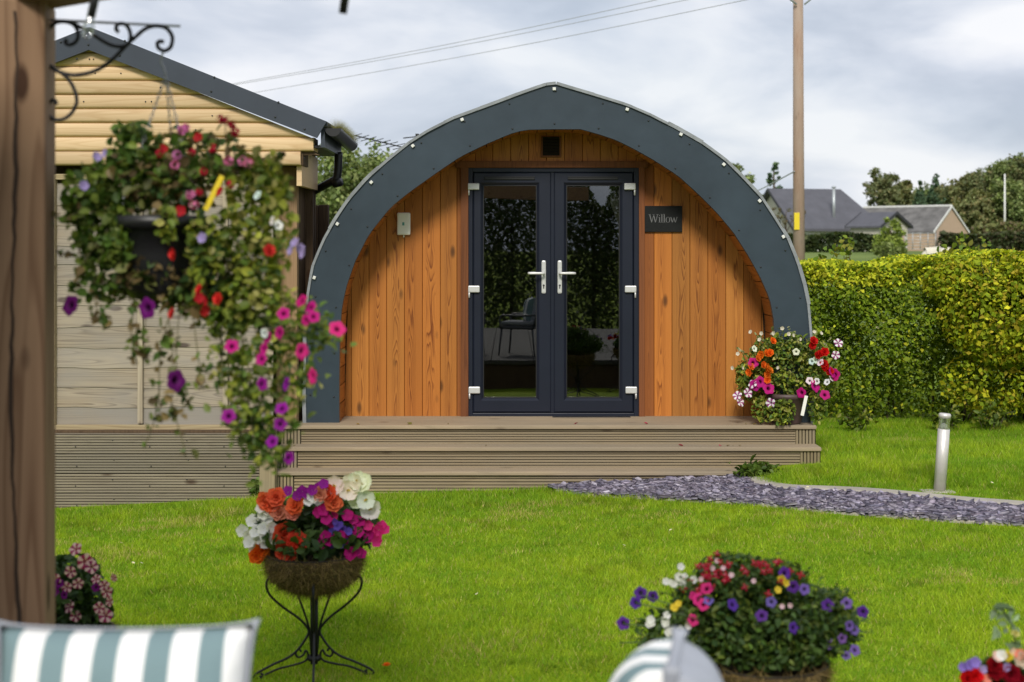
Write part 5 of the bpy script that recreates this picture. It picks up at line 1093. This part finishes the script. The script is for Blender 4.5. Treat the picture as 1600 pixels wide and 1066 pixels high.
for kind, c_, r_, lst in F5:
    for px, py in lst: bloom(b5_, px, py, d5_-.17, kind, c_, r_, (.8, .75, .78) if kind == 'star' else tuple(x*.8 for x in c_), jit=1.3)

# ================================================================== PERGOLA POST, BRACKET, HANGING BASKET
dq = 4.0; pergola = thing('pergola', (P(30, 500, dq).x, dq+.1, .4), 'stout brown timber pergola post with a dark knotted, cracked face at the left edge', 'pergola'); ang_ = R(9)
Mp = Matrix.Translation((P(78, 500, dq).x, dq, 0)) @ Matrix.Rotation(ang_, 4, 'Z')
k = MB(); k.box(-.205, -.013, 0.0, .19, .4, 2.70, bev=.010, M=Mp); k.build('post', M['post'], pergola)
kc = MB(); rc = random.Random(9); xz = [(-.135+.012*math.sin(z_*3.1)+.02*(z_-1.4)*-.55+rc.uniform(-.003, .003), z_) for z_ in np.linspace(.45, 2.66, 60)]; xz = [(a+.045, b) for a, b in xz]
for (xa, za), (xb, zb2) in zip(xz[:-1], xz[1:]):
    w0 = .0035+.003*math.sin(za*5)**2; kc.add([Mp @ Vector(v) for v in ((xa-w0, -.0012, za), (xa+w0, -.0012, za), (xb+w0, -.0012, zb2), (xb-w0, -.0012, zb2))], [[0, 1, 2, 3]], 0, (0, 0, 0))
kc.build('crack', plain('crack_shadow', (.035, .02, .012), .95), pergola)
k = MB(); Mb2 = Matrix.Translation((P(78, 500, dq).x-.11, dq+.1, 2.69)) @ Matrix.Rotation(R(-38), 4, 'Z'); k.box(-.1, 3.2, -.08, .08, .0, .2, bev=.008, M=Mb2); k.build('beam', M['post_x'], pergola)
k = MB(); Mb3 = Matrix.Translation((P(78, 500, dq).x-.11, dq+.1, 2.69)) @ Matrix.Rotation(R(180), 4, 'Z'); k.box(.1, 3.0, -.08, .08, .0, .2, bev=.008, M=Mb3); k.build('beam', M['post_x'], pergola)
k = MB()
for i in range(24): k.box(-5.2, P(78, 500, dq).x-.09, -.6+i*.16, -.6+i*.16+.155, 2.92, 2.945, bev=.003)
k.build('shade_roof_boards', M['post_x'], pergola)  # unseen roof added, sized to shade the post and spare the basket
# bracket
br = thing('scroll_bracket', P(78, 110, dq), 'black wrought-iron scroll bracket with a pale flat top bar on the post', 'bracket')
def BP(px, py): d_ = dq+.02+(px-78)*dq/F*math.tan(ang_); return P(px, py, d_+.06)
C1 = [(75, 100), (78, 103.5), (91.5, 112), (109.5, 117), (124.5, 117), (144, 112.6), (162, 103.5), (177, 91.5), (190.6, 78), (201, 67.5), (211.6, 58), (225, 46.5), (238.6, 41), (250.6, 41), (261, 45), (268.6, 55.5), (269, 66), (265.6, 75), (256.6, 79.5), (247.6, 75), (246, 67.5), (250.6, 64.5), (256, 66)]
C2 = [(74, 48), (84, 37.5), (94.5, 34), (105, 34.5), (115.5, 39), (121.5, 49.5), (121.5, 60), (115.5, 68), (106.5, 70), (102, 66), (105, 61.5)]
C3 = [(116, 37), (129, 45), (144, 53), (157.5, 62), (172.5, 70), (187.5, 73), (199.5, 69), (204, 60), (203, 49.5), (198, 40), (190.5, 37), (183, 39), (181.5, 46.5), (186, 50)]
C4 = [(78, 103), (97.5, 115.5), (109.5, 127.5), (117, 142.5), (120, 156), (118, 166), (109, 180), (94, 187.6), (79, 184), (74, 172), (77, 160), (86, 157), (88, 164)]
k = MB()
for c_, r_ in ((C1, 3.3), (C2, 3.2), (C3, 3.2), (C4, 3.0)): k.tube(smooth_path([BP(*q) for q in c_], 4), r_*dq/F, 8)
k.build('scrolls', M['iron'], br)
k = MB(); a, b = BP(70, 31), BP(282, 41); k.tube([a, b], .0042, 6); k.build('top_bar', M['zinc'], br)
# hanging basket
dh = 4.16; rim = P(249, 341, dh); hb = thing('hanging_basket', P(249, 470, dh), 'black hanging basket overflowing with trailing petunias, geraniums and a yellow plant label', 'hanging basket')
k = MB(); rp = .150; k.lathe([(0, -.235), (rp*.52, -.235), (rp*.72, -.20), (rp*.88, -.11), (rp*.96, -.03), (rp*1.04, -.03), (rp*1.05, .006), (rp*.98, .006), (rp*.9, -.05), (0, -.05)], rim, 36); k.build('pot', M['black'], hb)
hook = P(257, 80, dh); k = MB(); k.tube(smooth_path([hook+Vector((0, 0, .005)), P(251, 94, dh), P(256, 106, dh), P(259, 118, dh)], 4), .0028, 6)
for px, dy in ((190, -.05), (318, -.05), (262, .14)):
    e_ = rim+Vector(((px-249)*dh/F, dy, .0)); st = P(259, 118, dh); nl = 26
    for i in range(nl):
        a = st+(e_-st)*i/nl; b = st+(e_-st)*(i+1.25)/nl; mid = (a+b)/2; dr = (b-a).normalized(); sd_ = dr.cross(Vector((0, 1, 0))).normalized() if i % 2 else dr.cross(dr.cross(Vector((0, 1, 0)))).normalized()
        k.tube([mid+dr*math.cos(t_)*(b-a).length/2+sd_*math.sin(t_)*.0045 for t_ in np.linspace(0, 2*math.pi, 9)], .0013, 4)
k.build('chain', M['chain'], hb)
k = MB(); k.box(-.008, .008, -.0012, .0012, -.055, .055, bev=.001, M=Matrix.Translation(P(334, 302, dh-.1)) @ Euler((0, R(26), 0)).to_matrix().to_4x4()); k.build('plant_label', M['yellow'], hb)
bl = [(blob(180, 300, dh, 48, 60, 300, 45), LG), (blob(150, 350, dh, 45, 70, 240, 40), LG), (blob(215, 240, dh, 50, 50, 230), LG), (blob(290, 250, dh, 60, 55, 260), np.concatenate([LG, LB])), (blob(395, 310, dh, 55, 75, 300, 50), LY), (blob(385, 390, dh, 55, 70, 260, 50), LY), (blob(270, 310, dh, 70, 35, 260, 60), np.concatenate([LD, LB])), (blob(165, 420, dh, 50, 55, 240, 40), LG), (blob(300, 430, dh, 70, 60, 260, 60), np.concatenate([LD, LB])), (blob(230, 440, dh+.05, 60, 45, 180, 50), np.concatenate([LD, LB])), (blob(390, 460, dh, 60, 50, 260), LY), (blob(420, 285, dh, 35, 55, 160, 30), LY), (blob(205, 205, dh, 25, 18, 50), LG), (blob(185, 375, dh-.12, 30, 50, 200, 14), LG), (blob(320, 385, dh-.12, 34, 60, 240, 16), np.concatenate([LY, LD])), (blob(260, 350, dh-.17, 18, 34, 45, 8), LY), (blob(225, 425, dh-.10, 55, 26, 150, 20), np.concatenate([LD, LB])), (blob(300, 455, dh-.05, 55, 40, 220, 40), np.concatenate([LD, LB, LY])), (blob(140, 310, dh, 45, 55, 220), LG), (blob(235, 275, dh, 90, 45, 420, 70), np.concatenate([LG, LB])), (blob(420, 350, dh, 45, 90, 320, 40), LY), (blob(350, 250, dh, 50, 40, 160), np.concatenate([LG, LB])), (blob(340, 470, dh, 60, 50, 260, 50), np.concatenate([LY, LG]))]
bl = [((a[0][rng.random(len(a[0])) < (.62 if a[0][:, 0].mean() > P(300, 0, dh).x else .78)],), c_) for a, c_ in bl]
al = np.concatenate([a[0] for a, c_ in bl]); cc = np.concatenate([c_[rng.integers(0, len(c_), len(a[0]))] for a, c_ in bl])
leaves('foliage', al, .030, cc, M['leaf'], hb, elong=1.45, up=.2, nrm=np.tile(np.array([0, -1., .2]), (len(al), 1)), nb=.6)
k = MB(); acc = []; acc2 = []
def TP(l, d_): return [P(x_, y_, d_) for x_, y_ in l]
for l, n_ in (([(200, 340), (160, 380), (130, 400), (92, 395)], 20), ([(190, 340), (130, 330), (100, 345), (88, 340)], 16), ([(185, 345), (150, 420), (150, 480), (170, 510)], 40), ([(180, 345), (125, 420), (120, 455)], 26), ([(230, 350), (215, 450), (205, 520), (215, 570)], 48), ([(240, 420), (225, 520), (228, 560)], 28),
              ([(260, 380), (262, 480), (270, 560), (268, 650)], 34), ([(285, 440), (275, 560), (285, 610), (300, 640)], 34), ([(270, 470), (250, 560), (250, 650)], 24), ([(295, 440), (310, 560), (318, 610)], 20), ([(250, 600), (240, 660), (225, 700)], 9), ([(265, 620), (285, 690), (290, 715)], 9)): trail(k, TP(l, dh-.06), n_, .012, acc)
for l, n_ in (([(340, 345), (400, 420), (440, 500), (480, 520), (520, 530)], 80), ([(350, 380), (360, 480), (370, 560), (390, 640), (400, 700)], 110), ([(360, 400), (400, 520), (410, 620), (420, 690), (425, 720)], 120), ([(380, 420), (430, 520), (440, 600), (450, 660)], 90), ([(380, 380), (440, 460), (480, 490), (500, 500)], 50), ([(350, 440), (345, 540), (350, 600), (380, 690)], 70), ([(390, 480), (450, 560), (470, 600)], 44), ([(370, 500), (390, 580), (385, 660)], 60)): trail(k, TP(l, dh-.03), int(n_*1.9), .027, acc2); trail(k, TP([(x_+random.uniform(-14, 14), y_+random.uniform(-10, 10)) for x_, y_ in l], dh+.02), n_//2, .02, acc2)
for l in ([(330, 250), (350, 215), (352, 195)], [(280, 260), (284, 215)], [(205, 230), (210, 190)], [(380, 300), (430, 250), (438, 235)], [(190, 240), (185, 205)]): trail(k, TP(l, dh), 8, .008, acc)
k.build('stems', plain('brown_green_stem', (.12, .11, .04), .7), hb)
leaves('trailing_leaves', acc, .026, np.concatenate([LG, LB]), M['leaf'], hb, elong=1.4, nrm=np.tile(np.array([0, -1., .2]), (len(acc), 1)), nb=.7)
leaves('trailing_leaves', acc2, .025, np.concatenate([LY, LG]), M['leaf'], hb, elong=1.6, nrm=np.tile(np.array([0, -1., .2]), (len(acc2), 1)), nb=.7)
FH = [('cluster', CRIM, 7.5, [(345, 186), (355, 189), (364, 196), (368, 207), (250, 240), (300, 238), (318, 268), (332, 232), (312, 300), (360, 288)]), ('cluster', PINK, 8.5, [(285, 203), (276, 243), (273, 258), (357, 252), (379, 252), (388, 254), (298, 305), (303, 320), (290, 200)]), ('double', (.80, .05, .045), 10, [(272, 397), (420, 392), (313, 453), (318, 485), (271, 490), (342, 467)]), ('petunia', (.14, .008, .15), 17, [(110, 477), (275, 595), (230, 482)]),
      ('petunia', HOT, 14, [(472, 549), (488, 588), (527, 514)]), ('petunia', MAG, 10, [(485, 480), (478, 500), (490, 495), (443, 490), (362, 541), (412, 545), (408, 561), (471, 470), (436, 520), (418, 528)]), ('petunia', (.26, .01, .27), 11, [(440, 638), (452, 716), (425, 690), (447, 600), (357, 650), (438, 663), (410, 600)]), ('petunia', WHITE, 8, [(402, 305), (425, 345), (435, 352), (413, 521)]),
      ('single', LIL, 9, [(462, 380), (470, 388), (474, 397), (455, 392), (165, 240), (150, 245), (130, 290), (317, 372)]), ('single', (.42, .012, .02), 9, [(310, 466), (323, 470), (282, 330), (345, 300), (310, 215), (255, 232)])]
for kind, c_, r_, lst in FH:
    for px, py in lst: bloom(hb, px, py, dh-.13-fl_rng.uniform(0, .05), kind, c_, r_, tuple(x*.8 for x in c_), jit=1.6)
# string of bulbs along the top of the frame
ds = 3.6; sl_g = thing('string_light', P(145, -10, ds), 'clear glass bulb on a dark cord hanging above the scroll bracket', 'string light')
k = MB(); k.tube(smooth_path([P(-250, -80, ds), P(148, -10, ds), P(350, -6, ds), P(540, -5, ds), P(800, -20, ds), P(1200, -70, ds)], 6), .0032, 6); k.build('cord', M['black'], sl_g)
for px, py, tl in ((150, -10, 12), (541, -17, 8)):
    T = Matrix.Translation(P(px, py, ds)) @ Matrix.Rotation(R(tl), 4, 'Y')
    T3 = T.to_3x3(); k = MB(); k.lathe([(0, 0), (.009, 0), (.011, -.012), (.0105, -.062), (.0, -.063)], T.translation, 14, M=T3); sk = k.build('socket', M['black'], sl_g)
    if px < 300: k = MB(); k.lathe([(.008, -.060), (.011, -.07), (.015, -.085), (.0155, -.097), (.012, -.110), (.005, -.117), (0, -.118)], T.translation, 18, M=T3); k.build('bulb', M['bulb'], sk)

# ================================================================== CHAIRS AND CUSHIONS
def chair(base, rz, label):
    """base: floor point under the middle of the chair; it faces local -Y"""
    T = Matrix.Translation(base) @ Matrix.Rotation(R(rz), 4, 'Z'); c = thing('garden_chair', base, label, 'chair', 'garden chairs on the patio')
    k = MB(); k.box(-.27, .27, -.27, .25, .38, .43, bev=.02, M=T); k.build('seat', M['frame'], c)
    k = MB(); k.box(-.25, .25, -.25, .22, .431, .50, bev=.03, M=T); k.build('seat_pad', M['seatpad'], c)
    k = MB()
    for i in range(7): x_ = -.21+.07*i; k.tube([T @ Vector((x_, .25, .42)), T @ Vector((x_, .31, .64))], .010, 8)
    k.tube([T @ Vector(v) for v in ((-.27, .25, .40), (-.27, .31, .64), (.27, .31, .64), (.27, .25, .40))], .014, 8); k.build('backrest', M['frame'], c)
    for sx in (-1, 1):
        for sy in (-1, 1): k = MB(); k.tube([T @ Vector((sx*.25, sy*.23, .40)), T @ Vector((sx*.27, sy*.27, 0))], [.016, .012], 10); k.build('leg', M['frame'], c)
        k = MB(); k.tube(smooth_path([T @ Vector(v) for v in ((sx*.28, -.24, .40), (sx*.29, -.24, .57), (sx*.29, -.10, .59), (sx*.28, .28, .59))], 4), .015, 8); k.build('armrest', M['frame'], c)
    return c
def cushion(T, w_, h_, t_, label):
    """scatter cushion, local X across, Z up, Y through; puffy with drawn-out corner ears"""
    n_ = 30; V = []; Fc = []; mi = []
    for s_ in (-1, 1):
        for i in range(n_+1):
            for j in range(n_+1):
                u, v = -1+2*i/n_, -1+2*j/n_; pu, pv = 1-.055*(1-v**2)**.7, 1-.05*(1-u**2)**.7
                th = max(0., (1-u**4)*(1-v**4))**.5*(1+.10*math.sin(5*u+2*v)*math.sin(3*v-u)*.5)
                V.append((u*pu*w_/2*(1+.035*th), s_*th*t_/2, v*pv*h_/2+.02*h_*(1-u*u)*th*(v > 0)))
    q = (n_+1)**2
    for s_ in (0, 1):
        for i in range(n_):
            for j in range(n_): a = s_*q+i*(n_+1)+j; Fc.append((a, a+1, a+n_+2, a+n_+1) if s_ else (a, a+n_+1, a+n_+2, a+1)); mi.append(s_)
    me = bpy.data.meshes.new('cushion'); me.from_pydata(V, [], Fc); me.materials.append(M['stripe']); me.materials.append(M['piping']); me.polygons.foreach_set('material_index', mi)
    bm = bmesh.new(); bm.from_mesh(me); bmesh.ops.remove_doubles(bm, verts=bm.verts, dist=1e-5); bmesh.ops.recalc_face_normals(bm, faces=bm.faces); bm.to_mesh(me); bm.free()
    o = link(bpy.data.objects.new('cushion', me)); o.matrix_world = T; me.polygons.foreach_set('use_smooth', [True]*len(me.polygons)); tag(o, label, 'cushion', 'striped scatter cushions')
    k = MB(); rim_ = []
    for e_ in range(4):
        for i in range(24):
            s_ = -1+2*i/24; u, v = ((s_, 1), (1, -s_), (-s_, -1), (-1, s_))[e_]; rim_.append(Vector((u*(1-.055*(1-v**2)**.7)*w_/2*1.006, 0, v*(1-.05*(1-u**2)**.7)*h_/2*1.006)))
    # flat grey gusset round the seam, wider at the corners
    vs = []; m_ = len(rim_)
    for i, p_ in enumerate(rim_):
        cr = (abs(p_.x)/(w_/2))**8*(abs(p_.z)/(h_/2))**8; dd = .010+.006*cr
        for y_, g in ((-dd, 1.0), (dd, 1.0), (dd, 1.02+.02*cr), (-dd, 1.02+.02*cr)): vs.append((p_.x*g, y_, p_.z*g))
    fs = [[i*4+a, i*4+(a+1) % 4, ((i+1) % m_)*4+(a+1) % 4, ((i+1) % m_)*4+a] for i in range(m_) for a in range(4)]
    me2 = bpy.data.meshes.new('piping'); me2.from_pydata(vs, [], fs); me2.materials.append(M['piping']); me2.polygons.foreach_set('use_smooth', [True]*len(fs)); o2_ = link(bpy.data.objects.new('piping', me2)); o2_.parent = o
    return o
cc_ = P(184, 985, 2.6); zc_ = 1.31-.235
cushion(Matrix.Translation((cc_.x, 2.62, zc_)) @ Euler((R(-14), R(.5), R(3))).to_matrix().to_4x4(), .47, .44, .19, 'teal and white striped cushion standing upright at the lower left, below the post')
chair((cc_.x+.01, 2.52, .4), 3, 'grey garden chair under the striped cushion at the lower left')
cr_ = P(1040, 992, 2.6)
cushion(Matrix.Translation((cr_.x, 2.68, 1.235-.19)) @ Euler((R(-8), R(0), R(-100))).to_matrix().to_4x4(), .25, .39, .23, 'striped white cushion seen edge-on below the crimson fuchsia basket')
chair((cr_.x-.14, 2.66, .4), -74, 'grey garden chair turned sideways under the edge-on cushion')
# daisies and one fallen petal on the lawn
for i, (px, py) in enumerate(((270, 1000), (208, 890), (221, 890), (190, 858), (408, 902), (1048, 838), (1262, 770), (1550, 763), (975, 862), (640, 872), (1190, 872), (745, 940))):
    if i == 0: continue
    q = ground_at(px, py); o = link(bpy.data.objects.new('daisy', flower_mesh('single', WHITE, (.8, .6, .1)))); o.location = q+Vector((0, 0, .038)); s_ = .011; o.scale = (s_, s_, s_); o.rotation_euler = (R(25), 0, i)
    tag(o, 'tiny white daisy head in the mown grass', 'daisy', 'daisies in the lawn')
q = ground_at(604, 1053); o = link(bpy.data.objects.new('fallen_flower', flower_mesh('double', ORANGE))); o.location = q+Vector((0, 0, .035)); o.scale = (.022,)*3; tag(o, 'fallen orange flower head lying on the lawn near the iron stand', 'flower')

# bits of leaf and petal dropped on the deck
for i in range(14):
    lv = leaves('fallen_leaf', np.zeros((1, 3)), .030, np.array([(.30, .20, .06), (.22, .20, .05), (.45, .05, .10)][i % 3]).reshape(1, 3), M['leaf'], None, up=3., elong=1.4)
    px_ = [1150, 1165, 1120, 1178, 1140, 900, 760, 640, 1060, 560, 465, 1010, 1132, 700][i]; lv.location = ((px_-800)*11.3/F, 11.27+.02*(i % 3) if i % 2 else 11.12, zdeck+.006 if i % 2 else .437+.006)
    tag(lv, 'small dry leaf or petal fallen on the decking steps', 'leaf', 'fallen leaves on the decking')
